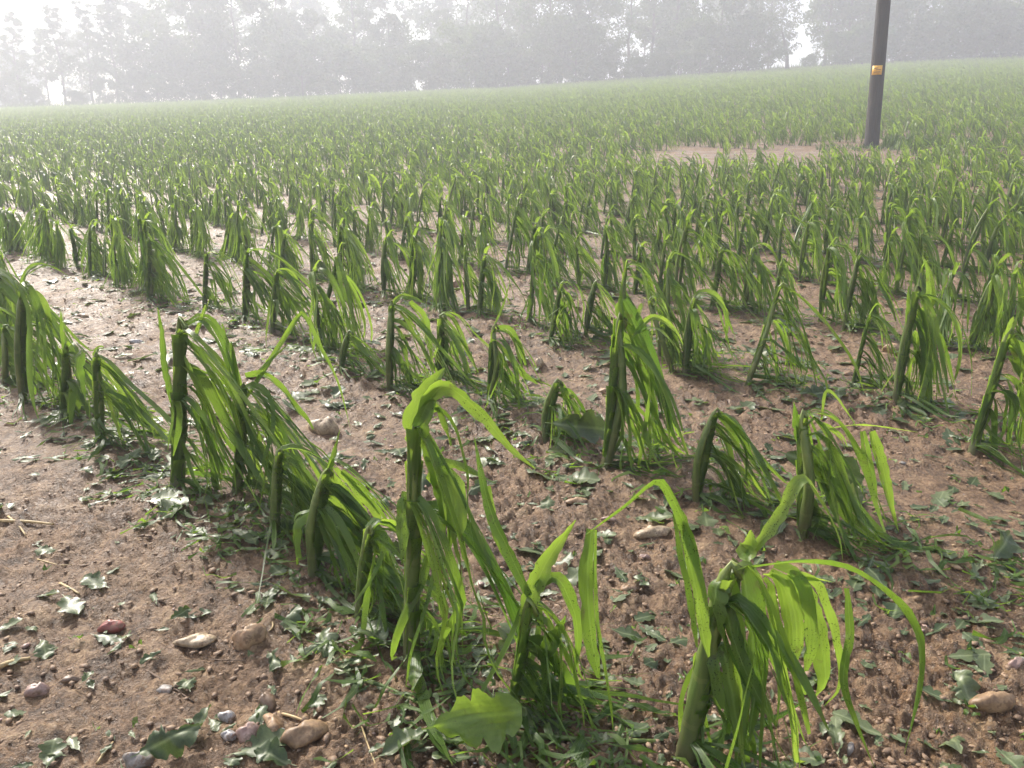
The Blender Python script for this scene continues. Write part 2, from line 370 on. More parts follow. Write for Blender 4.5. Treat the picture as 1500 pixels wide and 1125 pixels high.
def stalk_mesh(mb, rng, base, top, rad, sides=10, bend=None, seg=16, m=1):
    base = np.asarray(base, float); top = np.asarray(top, float)
    bow = rng.normal(0, .012, 3); bow[2] = 0
    pts = [base-ZUP*.03, base, base+(top-base)*.5+bow, top]
    if bend is not None: pts += [top+np.asarray(bend)*.5+ZUP*.012, top+np.asarray(bend)]
    P, L = catmull(pts, seg+1)
    t = np.linspace(0, 1, seg+1)
    r = rad*(1.18-.42*t); saw = (t*5.3+rng.random()) % 1.0
    r = r*(1+.16*np.clip(1-saw*4, 0, 1)+.10*saw)
    r[0] *= 1.25; r[1] *= 1.15
    if bend is not None: r[-5:] *= np.array([.95, .85, .65, .45, .25])
    V, F, UV = tube(P, r, sides)
    C = P.repeat(sides, 0); ja = np.tile(np.arange(sides), len(P)); V = C+(V-C)*(1+.10*np.sin(ja*2.4+rng.uniform(0, 6)+np.repeat(np.floor(t*5.3)*1.9, sides))+rng.normal(0, .03, len(V)))[:, None]
    V[-sides:] += rng.normal(0, rad*.5, (sides, 3))*np.array([.4, .4, 1.2])
    mb.add(V, F, UV, .5, m)
    return P

LEE = nrm([.86, -.50, 0])
def auto_leaves(rng, base, top, rad, nl, spread, ground, detail, lee=LEE, long=1.0, az=.62, mb=None):
    ax = top-base; H = np.linalg.norm(ax); res = []
    for i in range(nl):
        f = 1.0-.72*(i/max(1, nl-1))**1.1 if i else 1.0
        f = min(1, max(.2, f+rng.normal(0, .04)))
        p = base+ax*f
        ang = math.atan2(lee[1], lee[0])+rng.normal(.12, az)
        out = np.array([math.cos(ang), math.sin(ang), 0]); 
        d0 = nrm(ZUP*rng.uniform(.3, 1.1)+out*rng.uniform(.35, .9))
        sp = spread*rng.uniform(.35, 1.6)
        tg = nrm(-ZUP+lee*sp+out*rng.uniform(.02, .22))
        L = (H*f)*rng.uniform(1.05, 1.55)*math.sqrt(1+sp*sp)*long+.04
        W = rng.uniform(.024, .048)*(.75+.4*min(1, H/.4))
        m = mb if mb is not None else MB()
        hi = detail > 1
        an = math.atan2(out[1], out[0])
        nearness = f
        blade(m, rng, None, p+out*rad*.6, d0, out, L, W, ground, tg, nseg=16 if hi else 9, tr=rng.uniform(.0, .09), k=rng.uniform(.4, .85) if hi else rng.uniform(.45, .75),
              strips=int(rng.integers(4, 8)) if hi else int(rng.integers(2, 4)), ts=rng.uniform(.0, .26), amp=rng.uniform(.03, .10),
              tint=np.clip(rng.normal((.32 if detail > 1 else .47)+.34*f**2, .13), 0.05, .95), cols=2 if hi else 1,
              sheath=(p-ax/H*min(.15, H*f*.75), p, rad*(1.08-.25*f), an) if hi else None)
        if mb is None: res.append(m)
    if detail > 1:
        for i in range(4):
            ang = math.atan2(lee[1], lee[0])+rng.normal(0, .5); out = np.array([math.cos(ang), math.sin(ang), 0]); m = MB(); p = base+out*rad+ZUP*rng.uniform(.01, .05)
            blade(m, rng, None, p, nrm(out+ZUP*.15), out, rng.uniform(.14, .30), rng.uniform(.02, .045), ground, nrm(out-ZUP*.35), nseg=12, tr=.1, k=.4, strips=int(rng.integers(3, 7)), ts=.05, amp=rng.uniform(.03, .09), tint=np.clip(rng.normal(.25, .12), .05, .8), cols=2, s0=np.cross(ZUP, out)+rng.normal(0, .3, 3))
            res.append(m)
    return res

PROT = {}
def plant_root(name, loc): return link(name, None, None, loc)
HEROES = []
GROUP_M = 'hail-stripped maize plants in rows'
def hero(label, base, top, rad=.013, nl=8, spread=.45, extras=(), lean_y=0.0, bend=None, seed=None, lee=nrm([.94, -.34, 0]), long=1.0):
    rng = np.random.default_rng(seed if seed is not None else int(base[0]*7+base[1]))
    b = spot(*base); t = at_y(top[0], top[1], b[1]+lean_y); H = t[2]-b[2]
    root = plant_root('maize_plant', tuple(b)); tag(root, label, 'maize plant', GROUP_M)
    g = lambda x, y: gz1(x+b[0], y+b[1])-b[2]
    o = np.zeros(3); tp = t-b; rad *= .80; spread *= (.95 if base[0] < 600 else .7)
    mb = MB(); 
    bd = bend if bend is not None else nrm(np.array([lee[0], lee[1], 0])+rng.normal(0, .3, 3)*np.array([1, 1, 0]))*rng.uniform(.008, .03)-ZUP*rng.uniform(0, .012)
    stalk_mesh(mb, rng, o, tp, rad, 12, bd, 18, 0)
    link('stalk', mb.mesh('stalk', [M_STALK]), root)
    for m in auto_leaves(rng, o, tp, rad, nl+3, spread, g, 2, lee, long): link('leaf', m.mesh('leaf', [M_BLADE]), root)
    for ex in extras:
        W, pts = ex[0], ex[1]; kw = dict(ex[2]) if len(ex) > 2 else {}
        dd = kw.pop('dd', 0.0)
        path = [at_y(px, py, b[1]+dd*(i/(len(pts)-1)))-b for i, (px, py) in enumerate(pts)]
        for p in path: p[2] = max(p[2], g(p[0], p[1])+.006)
        m = MB(); kw.setdefault('tint', .6); kw.setdefault('strips', 2); kw.setdefault('twist', .5)
        blade(m, rng, path, W=W, ground=g, nseg=22, ts=kw.pop('ts', .45), amp=kw.pop('amp', .012), s0=np.array([.9, -.25, .25]) if not kw.get('edge') else np.array([.1, 1, .2]), **{q: v for q, v in kw.items() if q != 'edge'})
        link('leaf', m.mesh('leaf', [M_BLADE]), root)
    HEROES.append(b); return root

# ---- first row, nearest the camera (left to right)
hero('slim maize stump cut off by the left edge of the photo, nearest row', (8, 562), (6, 478), .012, 7, .5)
hero('maize plant at far left with a bent-over pale top and broad hanging blade', (35, 592), (32, 425), .013, 9, .4,
     [(.02, [(33, 430), (38, 402), (58, 388), (90, 400)], dict(tint=.7)), (.012, [(36, 405), (70, 390), (105, 408)], dict(tint=.7)),
      (.05, [(36, 430), (55, 440), (68, 480), (74, 540)], dict(tint=.75, dd=-.04))])
hero('short maize stump with one upright blade, third from left in nearest row', (92, 611), (96, 506), .012, 6, .45,
     [(.018, [(96, 520), (93, 485), (91, 448)], dict(tint=.6))])
hero('maize plant whose torn blades trail far right, left of the thick stump', (146, 645), (139, 522), .013, 7, .9,
     [(.045, [(142, 530), (160, 550), (195, 600), (245, 662)], dict(tint=.75, strips=4, amp=.03)), (.04, [(120, 515), (112, 540), (128, 600)], dict(tint=.35)),
      (.018, [(138, 525), (146, 510), (158, 514)], dict(tint=.8))], long=1.1)
hero('thick maize stump with upright split blade and dense torn leaves, nearest row', (260, 716), (263, 476), .0185, 11, .42,
     [(.022, [(257, 600), (244, 540), (236, 490), (225, 450)], dict(tint=.3, strips=1)), (.034, [(350, 590), (340, 520), (326, 462), (309, 436)], dict(tint=.6, dd=.05)),
      (.012, [(285, 500), (298, 460), (308, 432)], dict(tint=.7)), (.04, [(272, 480), (300, 470), (330, 520), (350, 590), (352, 650)], dict(tint=.35, strips=3)),
      (.012, [(258, 500), (285, 560), (305, 630), (312, 690)], dict(tint=.6, dd=-.05))])
hero('maize plant with a thin blade arching high to the right over bare mud', (347, 722), (354, 565), .013, 10, .5,
     [(.014, [(360, 585), (395, 530), (425, 482), (443, 460), (465, 505), (490, 560), (506, 630)], dict(tint=.55, strips=1)),
      (.009, [(375, 548), (400, 525), (428, 503)], dict(tint=.75, strips=1)), (.040, [(360, 552), (395, 556), (440, 610), (485, 680)], dict(tint=.55, strips=3)),
      (.03, [(347, 600), (338, 590), (345, 640), (346, 690)], dict(tint=.75, strips=1))], long=1.15)
hero('maize plant with pale wide blades leaning onto the central tall stump', (460, 842), (476, 692), .012, 12, .8,
     [(.050, [(485, 690), (515, 730), (555, 770), (590, 800)], dict(tint=.8, strips=3)), (.045, [(470, 720), (500, 740), (540, 790), (585, 840)], dict(tint=.65, strips=3)),
      (.014, [(480, 700), (492, 660), (500, 625)], dict(tint=.7, strips=1)), (.02, [(500, 690), (540, 730), (580, 780), (590, 800)], dict(tint=.4)),
      (.04, [(455, 750), (430, 770), (440, 850), (470, 900)], dict(tint=.35))], long=1.1)
hero('low maize stump buried in torn leaves, between arching and pale-bladed plants', (402, 785), (408, 660), .011, 9, .65)
hero('short shredded maize plant just left of the tall central stump', (528, 905), (540, 775), .011, 8, .6)
hero('tall central maize stump with a broad bright blade on top and arching leaf', (602, 972), (607, 625), .0145, 4, .40,
     [(.048, [(608, 650), (618, 598), (634, 566), (654, 540)], dict(tint=.92, strips=1, twist=.1)), (.026, [(610, 625), (635, 578), (658, 567), (700, 605), (735, 652), (768, 684)], dict(tint=.75, strips=1, dd=-.05)),
      (.011, [(618, 612), (645, 598), (668, 625), (686, 690), (687, 745), (698, 815)], dict(tint=.6, strips=1, dd=-.06)), (.019, [(614, 608), (638, 590), (655, 622), (664, 665), (668, 700)], dict(tint=.75, strips=2, dd=-.04)),
      (.014, [(622, 672), (680, 685), (728, 708)], dict(tint=.85, strips=1, dd=-.04)), (.017, [(714, 712), (722, 770), (755, 845), (775, 900)], dict(tint=.5, strips=1, dd=-.04)),
      (.052, [(628, 690), (655, 715), (664, 780), (680, 855)], dict(tint=.72, strips=2, dd=-.05)), (.035, [(620, 640), (640, 700), (655, 780), (650, 850)], dict(tint=.5, strips=3, dd=-.03)),
      (.030, [(592, 720), (588, 780), (590, 830)], dict(tint=.55, strips=1, dd=-.03))])
hero('young maize shoot with one pointed upright blade, in front of the tall stump', (752, 1035), (772, 885), .010, 5, .55,
     [(.030, [(768, 905), (790, 845), (815, 800), (841, 762)], dict(tint=.72, strips=1, twist=.15)), (.020, [(776, 872), (742, 800), (716, 742), (692, 640)], dict(tint=.4, strips=1, dd=.07)),
      (.022, [(785, 862), (812, 845), (835, 880), (846, 930), (838, 990)], dict(tint=.5, strips=1)), (.026, [(793, 968), (812, 932), (830, 895)], dict(tint=.45, strips=1)),
      (.03, [(775, 950), (810, 975), (845, 1020), (880, 1045)], dict(tint=.3, strips=2))], long=.9)
hero('big foreground maize plant with a bundle of wide hanging blades and arching leaf', (1004, 1112), (1062, 838), .0165, 5, .25,
     [(.017, [(1032, 900), (1012, 800), (990, 740), (962, 701), (915, 735), (858, 776)], dict(tint=.6, strips=1, dd=-.02)), (.026, [(866, 776), (860, 850), (868, 940), (888, 1020), (902, 1118)], dict(tint=.6, strips=2, dd=-.03, amp=.006)),
      (.028, [(993, 752), (1004, 800), (1020, 870), (1032, 960), (1044, 1060)], dict(tint=.55, strips=2, dd=-.04)), (.018, [(1092, 818), (1140, 760), (1172, 703), (1196, 728), (1222, 780), (1228, 818)], dict(tint=.7, strips=1, dd=.03)),
      (.020, [(1100, 832), (1180, 824), (1245, 836), (1310, 880), (1346, 935), (1348, 1005), (1330, 1112)], dict(tint=.5, strips=1, dd=-.04)), (.012, [(1240, 862), (1245, 930), (1236, 1000), (1255, 1060), (1282, 1122)], dict(tint=.5, strips=1, dd=-.04)),
      (.007, [(1118, 842), (1200, 850), (1262, 864)], dict(tint=.9, strips=1)), (.064, [(1128, 838), (1152, 860), (1165, 930), (1160, 1000), (1148, 1068)], dict(tint=.80, strips=3, dd=-.03)),
      (.048, [(1150, 845), (1182, 870), (1202, 935), (1208, 1000), (1186, 1035)], dict(tint=.85, strips=2)), (.045, [(1085, 830), (1098, 900), (1106, 1000), (1092, 1100)], dict(tint=.45, strips=2, dd=-.06)),
      (.026, [(1055, 850), (1078, 950), (1120, 1040), (1168, 1125)], dict(tint=.35, strips=2, dd=-.08)), (.05, [(1045, 940), (1062, 960), (1080, 1050), (1092, 1125)], dict(tint=.6, strips=2, dd=-.06)),
      (.035, [(1066, 842), (1050, 860), (1046, 900), (1060, 960)], dict(tint=.65, strips=1, dd=-.03)), (.03, [(1082, 815), (1100, 805), (1098, 775)], dict(tint=.85, strips=1))])
# ---- second row
S2 = 'second row back'
hero('dark upright maize stump at left end of the second row', (218, 442), (218, 352), .014, 8, .45)
hero('maize plant with light torn leaf mass, second row above the thick stump', (300, 455), (302, 372), .013, 9, .5)
hero('maize plant with drooping leaf tent, left of the bushy one, second row', (358, 470), (360, 372), .013, 10, .55)
hero('bushy maize plant with a wide curtain of torn leaves, second row', (399, 486), (405, 398), .014, 12, .5, [(.06, [(405, 400), (425, 405), (442, 450), (445, 500)], dict(tint=.6, strips=4))])
hero('low broken maize stub nearly stripped, between the bushy plant and drooping one', (500, 545), (510, 488), .009, 4, .9)
hero('maize plant with pale looped top and fan of shreds, middle of second row', (571, 571), (573, 447), .012, 8, .5,
     [(.022, [(573, 450), (590, 435), (625, 445), (636, 455)], dict(tint=.8)), (.03, [(600, 442), (622, 470), (628, 520), (630, 550)], dict(tint=.65, strips=3))])
hero('maize plant with long blade hanging to a point, right of the looped one', (641, 558), (645, 462), .012, 7, .5,
     [(.02, [(648, 460), (665, 470), (690, 530), (700, 610)], dict(tint=.35, strips=2))])
hero('slender maize plant with a thin spike on top, second row centre', (716, 592), (722, 478), .010, 7, .5,
     [(.008, [(724, 478), (738, 445), (748, 412)], dict(tint=.6, strips=1)), (.03, [(725, 480), (750, 490), (775, 560), (790, 625)], dict(tint=.5, strips=3)), (.028, [(722, 510), (740, 560), (770, 610), (800, 660)], dict(tint=.3, strips=2))])
hero('short maize stump with dark wilted leaves beside large dark draped leaf', (800, 645), (815, 560), .011, 6, .6)
hero('tall leaning maize plant with upright split blade and thick hanging leaf bundle', (888, 682), (905, 468), .0145, 9, .4,
     [(.026, [(906, 520), (910, 460), (914, 410)], dict(tint=.4, strips=1)), (.050, [(912, 440), (935, 490), (960, 560), (985, 640), (1012, 692)], dict(tint=.3, strips=4)),
      (.016, [(925, 495), (955, 465), (985, 480), (1008, 520)], dict(tint=.85)), (.014, [(930, 490), (960, 482), (990, 510), (995, 535)], dict(tint=.85)), (.012, [(932, 470), (942, 440), (950, 425)], dict(tint=.85))])
hero('leaning maize plant with splayed leaves, right of the tall leaning one', (1020, 732), (1046, 604), .011, 8, .6, [(.03, [(1050, 605), (1075, 630), (1110, 690), (1135, 740)], dict(tint=.55, strips=3))])
hero('dark maize stump with top snapped level and pale shreds hanging, second row right', (1176, 782), (1174, 610), .014, 7, .5,
     [(.012, [(1200, 632), (1260, 624), (1342, 632)], dict(tint=.85, strips=1)), (.007, [(1203, 615), (1212, 572), (1245, 606), (1262, 626)], dict(tint=.8, strips=1)),
      (.024, [(1278, 632), (1292, 680), (1306, 745), (1316, 782)], dict(tint=.65, strips=2)), (.02, [(1264, 632), (1275, 690), (1285, 740), (1300, 790)], dict(tint=.6, strips=2)),
      (.05, [(1190, 655), (1240, 740), (1310, 800), (1398, 835)], dict(tint=.35, strips=4, dd=-.1)), (.02, [(1172, 650), (1166, 615), (1160, 588)], dict(tint=.25, strips=1)), (.012, [(1205, 620), (1230, 640), (1238, 665)], dict(tint=.9))])
# ---- third and fourth rows
hero('small maize plant with tufted top near a pale pebble, third row', (806, 502), (822, 415), .010, 7, .3)
hero('hooked maize plant with inverted-J top, third row', (858, 492), (872, 412), .010, 7, .5)
hero('maize plant with light loose leaves behind the tall leaning one', (985, 545), (950, 440), .011, 8, .5)
hero('maize plant with narrow drooping leaf bundle, third row centre right', (1004, 548), (1016, 436), .011, 8, .3)
hero('maize plant leaning right with bare lower stalk, third row', (1094, 566), (1142, 418), .010, 8, .5, [(.012, [(1140, 425), (1152, 420), (1168, 450)], dict(tint=.7))], long=1.1)
hero('large maize plant with long drooping shreds like a mop, third row right', (1312, 592), (1342, 425), .012, 12, .2,
     [(.02, [(1330, 480), (1333, 430), (1335, 418)], dict(tint=.5)), (.03, [(1342, 470), (1362, 440), (1358, 385), (1345, 378)], dict(tint=.75)), (.016, [(1350, 480), (1375, 490), (1395, 550), (1402, 620)], dict(tint=.5, strips=2)), (.02, [(1345, 470), (1365, 500), (1375, 560), (1382, 600)], dict(tint=.6))])
hero('maize plant leaning strongly right at right edge of the photo, third row', (1424, 662), (1476, 488), .012, 8, .35, [(.02, [(1474, 495), (1486, 465), (1499, 450)], dict(tint=.8)), (.04, [(1478, 500), (1495, 520), (1500, 600)], dict(tint=.6))])
hero('maize plant with a rounded drooping crown above orange pebble, fourth row', (1236, 484), (1258, 374), .010, 9, .3)
hero('pair-stalked maize plant with drooping crown, fourth row centre right', (1042, 452), (1056, 364), .012, 9, .35)
hero('dark-stalked maize plant right of the pair, fourth row', (1088, 454), (1102, 364), .012, 9, .35)
hero('maize plant with short bright tuft, fourth row right', (1428, 490), (1452, 412), .010, 8, .3)

# ---- the rest of the field: copied individuals first, far rows as one mass
NV = 18
def make_variant(i, detail):
    rng = np.random.default_rng(900+i); H = rng.uniform(.34, .47); rad = rng.uniform(.0078, .0115)
    tp = np.array([rng.normal(.03, .03), rng.normal(0, .02), H]); g = lambda x, y: .07*y
    bd = nrm(LEE+rng.normal(0, .4, 3)*np.array([1, 1, 0]))*rng.uniform(.008, .035)-ZUP*rng.uniform(0, .015)
    return rng, tp, rad, g, bd
VAR = []
for i in range(NV):
    rng, tp, rad, g, bd = make_variant(i, 2); ms = []
    mb = MB(); stalk_mesh(mb, rng, np.zeros(3), tp, rad, 9, bd, 14, 0); ms.append(('stalk', mb.mesh('stalk', [M_STALK])))
    for m in auto_leaves(rng, np.zeros(3), tp, rad, int(rng.integers(9, 13)), rng.uniform(.36, .6) if i < NV//2 else rng.uniform(.08, .3), g, 2, az=.62 if i < NV//2 else 1.0): ms.append(('leaf', m.mesh('leaf', [M_BLADE])))
    m = MB(); a = tp+np.array([0, 0, -.02]); u = rng.normal(0, .5, 2)      # a stub of the torn whorl above the break
    blade(m, rng, [a, a+np.array([.012+u[0]*.01, u[1]*.01, .04]), a+np.array([.035+u[0]*.03, u[1]*.03, .055+rng.uniform(0, .03)]), a+np.array([.08, u[1]*.04-.02, .03])], W=.02, nseg=8, strips=2, tint=.85, amp=.01)
    ms.append(('leaf', m.mesh('leaf', [M_BLADE]))); VAR.append(ms)

ORD = 'first second third fourth fifth sixth seventh eighth ninth tenth eleventh twelfth thirteenth fourteenth fifteenth sixteenth seventeenth eighteenth nineteenth twentieth'.split()
TENS = {20: 'twenty', 30: 'thirty', 40: 'forty', 50: 'fifty'}
def ordinal(n):
    if n <= 20: return ORD[n-1]
    t = n//10*10
    return TENS[t]+'-'+ORD[n-t-1] if n != t else {30: 'thirtieth', 40: 'fortieth', 50: 'fiftieth'}[t]
HX = np.array(HEROES)[:, :2]; PX, PY = spot(1276, 216)[:2]
cand = []
for k in range(0, 190):
    off = .70+.975*k; sp = .175 if k < 5 else (.15 if k < 9 else .13)
    s = np.arange(-140, 140, sp)
    s = s+R.normal(0, .05, len(s)); o2 = off+R.normal(0, .035, len(s))+.06*np.sin(s*.35+k)
    x = o2*.70711-s*.70711; y = o2*.70711+s*.70711
    ok = (y > .9) & (np.abs(x) < .80*y+1.3) & (y < 79-.09*x-.001*x*x) & (R.random(len(s)) > .08)
    if k == 0: ok &= (x < -2.1)
    if k == 1: ok &= (x < .6)
    if k == 2: ok &= (x < 1.3)
    # bare washed strip beside the pole
    yb = PY+.1+.3*np.sin(x*.9)
    ok &= ~((y > yb-3.2) & (y < yb+.7) & (x > PX-5.0+.7*np.sin(y*3)) & (x < PX-.2) & (R.random(len(s)) > .05))
    ok &= ~((y > yb-1.2) & (y < yb+.5) & (x > PX) & (x < PX+6) & (R.random(len(s)) > .35))
    ok &= ~((np.abs(x-PX*y/PY) < .38) & (y > PY-3.2) & (y < PY+.3))
    for xx, yy in zip(x[ok], y[ok]):
        if k <= 4 and np.min(np.hypot(HX[:, 0]-xx, HX[:, 1]-yy)) < (.21 if k <= 2 else .16): continue
        cand.append((k, xx, yy))
cand = np.array(cand); inview = np.abs(cand[:, 1]) < .66*cand[:, 2]+.05
dist = np.hypot(cand[:, 1], cand[:, 2]); order = np.argsort(np.where(inview, dist, 1e9))
NI = 300-len(HEROES); ind = order[:NI]; far = np.ones(len(cand), bool); far[ind] = False
rows = {}
for j in ind: rows.setdefault(int(cand[j, 0]), []).append(j)
for k, js in rows.items():
    js.sort(key=lambda j: cand[j, 1]/cand[j, 2])
    for n, j in enumerate(js):
        x, y = cand[j, 1], cand[j, 2]; v = int(R.integers(NV//2))+(NV//2 if R.random() < .5+.5*x/y else 0); root = plant_root('maize_plant', (x, y, gz1(x, y)-.004))
        root.rotation_euler = (R.normal(0, .03), R.normal(0, .06), R.normal(-.05, .5)); sc = R.uniform(.70, .98); root.scale = (sc, sc, sc*R.uniform(.92, 1.06))
        w = ['tattered', 'shredded', 'broken', 'drooping', 'stripped'][v % 5]
        tag(root, f'{w} green maize plant, {ordinal(n+1)} uncrowded one from left in {ordinal(k+1)} row back' if k < 4 else f'{w} maize plant, {ordinal(n+1)} from left in the {ordinal(k+1)} row back', 'maize plant', GROUP_M)
        for nm, me in VAR[v]: link(nm, me, root)

def gn_scatter(name, pts, rot, scl, idx, protos, kind_label, cat):
    """One object that sets copies of a few meshes at its points."""
    coll = bpy.data.collections.new(name+'_kinds')
    for i, me in enumerate(protos):
        coll.objects.link(bpy.data.objects.new('%s_kind_%02d' % (name, i), me))
    me = bpy.data.meshes.new(name); me.vertices.add(len(pts)); me.vertices.foreach_set('co', np.asarray(pts, np.float32).ravel())
    for nm, ty, d in (('rot', 'FLOAT_VECTOR', rot), ('scl', 'FLOAT_VECTOR', scl)):
        a = me.attributes.new(nm, ty, 'POINT'); a.data.foreach_set('vector', np.asarray(d, np.float32).ravel())
    a = me.attributes.new('pick', 'INT', 'POINT'); a.data.foreach_set('value', np.asarray(idx, np.int32))
    o = link(name, me); tag(o, kind_label, cat, kind='stuff')
    ng = bpy.data.node_groups.new(name, 'GeometryNodeTree')
    ng.interface.new_socket('Geometry', in_out='INPUT', socket_type='NodeSocketGeometry'); ng.interface.new_socket('Geometry', in_out='OUTPUT', socket_type='NodeSocketGeometry')
    gi = ng.nodes.new('NodeGroupInput'); go = ng.nodes.new('NodeGroupOutput')
    ci = ng.nodes.new('GeometryNodeCollectionInfo'); ci.inputs['Collection'].default_value = coll; ci.inputs['Separate Children'].default_value = True; ci.inputs['Reset Children'].default_value = True
    ip = ng.nodes.new('GeometryNodeInstanceOnPoints'); ip.inputs['Pick Instance'].default_value = True
    def att(nm, ty):
        n = ng.nodes.new('GeometryNodeInputNamedAttribute'); n.data_type = ty; n.inputs['Name'].default_value = nm; return n.outputs['Attribute']
    ng.links.new(gi.outputs[0], ip.inputs['Points']); ng.links.new(ci.outputs[0], ip.inputs['Instance'])
    ng.links.new(att('pick', 'INT'), ip.inputs['Instance Index'])
    e2r = ng.nodes.new('FunctionNodeEulerToRotation'); ng.links.new(att('rot', 'FLOAT_VECTOR'), e2r.inputs[0]); ng.links.new(e2r.outputs[0], ip.inputs['Rotation'])
    ng.links.new(att('scl', 'FLOAT_VECTOR'), ip.inputs['Scale']); ng.links.new(ip.outputs[0], go.inputs[0])
    md = o.modifiers.new('scatter', 'NODES'); md.node_group = ng
    return o
far_meshes = []
for i in range(NV):
    rng, tp, rad, g, bd = make_variant(i+40, 1); mb = MB()
    stalk_mesh(mb, rng, np.zeros(3), tp, rad, 5, bd, 7, 1)
    auto_leaves(rng, np.zeros(3), tp, rad, 10, rng.uniform(.36, .6) if i < NV//2 else rng.uniform(.08, .3), g, 1, az=.62 if i < NV//2 else 1.0, mb=mb)
    a = tp+np.array([0, 0, -.02])
    blade(mb, rng, [a, a+np.array([.012, 0, .04]), a+np.array([.04, -.02, .06+rng.uniform(0, .03)]), a+np.array([.09, -.04, .02])], W=.022, nseg=5, strips=1, tint=.85, cols=1)
    far_meshes.append(mb.mesh('maize_far', [M_BLADE, M_STALK]))
fc = cand[far]; nF = len(fc)
fx, fy = fc[:, 1], fc[:, 2]; sc = R.uniform(.70, .98, nF)
gn_scatter('maize_field', np.stack([fx, fy, gz(fx, fy)-.004], 1), np.stack([R.normal(0, .03, nF), R.normal(0, .06, nF), R.normal(-.05, .4, nF)], 1),
           np.stack([sc, sc, sc*R.uniform(.9, 1.1, nF)], 1), R.integers(0, NV//2, nF)+np.where(R.random(nF) < .5+.5*fx/fy, NV//2, 0), far_meshes, 'far rows of broken maize covering the hillside field', 'maize')
print('maize individuals', NI+len(HEROES), 'far', nF)

# ------------------------------------------------------------------ pole with its yellow plate
def build_pole():
    b = spot(1276, 216); root = link('wooden_pole', None, None, tuple(b)); tag(root, 'dark wooden utility pole with a small yellow plate standing in the field', 'utility pole')
    lean = math.radians(-1.3); n = 40
    P = np.array([[math.sin(lean)*z*1.0, 0, z] for z in np.linspace(-.3, 10.5, n)]); rr = np.interp(P[:, 2], [-.3, 0, .4, 10.5], [.150, .143, .134, .098])
    mb = MB(); V, F, UV = tube(P, rr, 20); V += (vnoise(V[:, 2]*1.3, V[:, 0]*30, 31)*.010)[:, None]*np.array([1, 1, 0]); mb.add(V, F, UV, .5, 0)
    link('shaft', mb.mesh('shaft', [M_POLE]), root)
    # plate wrapped on the side towards the camera
    zc = at_y(1285, 104, b[1])[2]-b[2]; cx = math.sin(lean)*zc; r0 = float(np.interp(zc, [0, .4, 10.5], [.143, .134, .098]))+.006
    ang0 = math.atan2(-b[1], -b[0])-.10; hw, hh = .70, .085
    def patch(a0, a1, z0, z1, r, m, name, parent, th=.003):
        na = 9; V = []; 
        for rr_ in (r-th, r):
            for z in (z0, z1):
                for a in np.linspace(a0, a1, na): V.append((cx+rr_*math.cos(a), rr_*math.sin(a), zc+z))
        F = []
        for i in range(na-1):
            F += [(2*na+i, 2*na+i+1, 3*na+i+1, 3*na+i), (i, na+i, na+i+1, i+1), (i, i+1, 2*na+i+1, 2*na+i), (na+i, 3*na+i, 3*na+i+1, na+i+1)]
        F += [(0, 2*na, 3*na, na), (na-1, 2*na-1, 4*na-1, 3*na-1)]
        return link(name, mesh_np(name, np.array(V), F, [m]), parent)
    pl = patch(ang0-hw, ang0+hw, -hh, hh, r0, M_PLATE, 'warning_plate', root); pl['label'] = 'small yellow warning plate with faded print'
    for (a0, a1, z0, z1) in ((-.5, .1, .03, .045), (-.1, .5, .0, .014), (-.45, .45, -.04, -.028)):
        patch(ang0+a0, ang0+a1, z0, z1, r0+.002, M_PRINT, 'print_line', pl, .0015)
    return b
PB = build_pole()

def grass_mesh(mb, rng, c, n, hgt, rad):
    for _ in range(n):
        a = rng.uniform(0, 6.28); r = rad*math.sqrt(rng.random()); p = np.array([c[0]+r*math.cos(a), c[1]+r*math.sin(a), 0]); p[2] = gz1(p[0], p[1])-.01
        d = rng.normal(0, .35, 2); h = hgt*rng.uniform(.5, 1.2); w = .006+h*.02; s = np.array([math.cos(a*3), math.sin(a*3), 0])*w
        q = p+np.array([d[0]*h*.4, d[1]*h*.4, h*.6]); t = p+np.array([d[0]*h, d[1]*h, h])
        mb.add([p-s, p+s, q-s*.7, q+s*.7, t], [(0, 1, 3, 2), (2, 3, 4)], None, rng.uniform(.2, .8))
rg = np.random.default_rng(5)
mb = MB()
for cx, cy, n, h, r in ((PB[0]+.1, PB[1]-.25, 260, .10, .5), (PB[0]+.8, PB[1]+.1, 420, .24, .5), (PB[0]-.6, PB[1]-.1, 160, .12, .5), (PB[0]+1.6, PB[1], 300, .16, .8), (PB[0]+2.6, PB[1], 200, .16, .8)): grass_mesh(mb, rg, (cx, cy), n, h, r)
tag(link('grass_tuft', mb.mesh('grass_tuft', [M_GRASS])), 'green grass growing round the foot of the wooden pole', 'grass', kind='stuff')

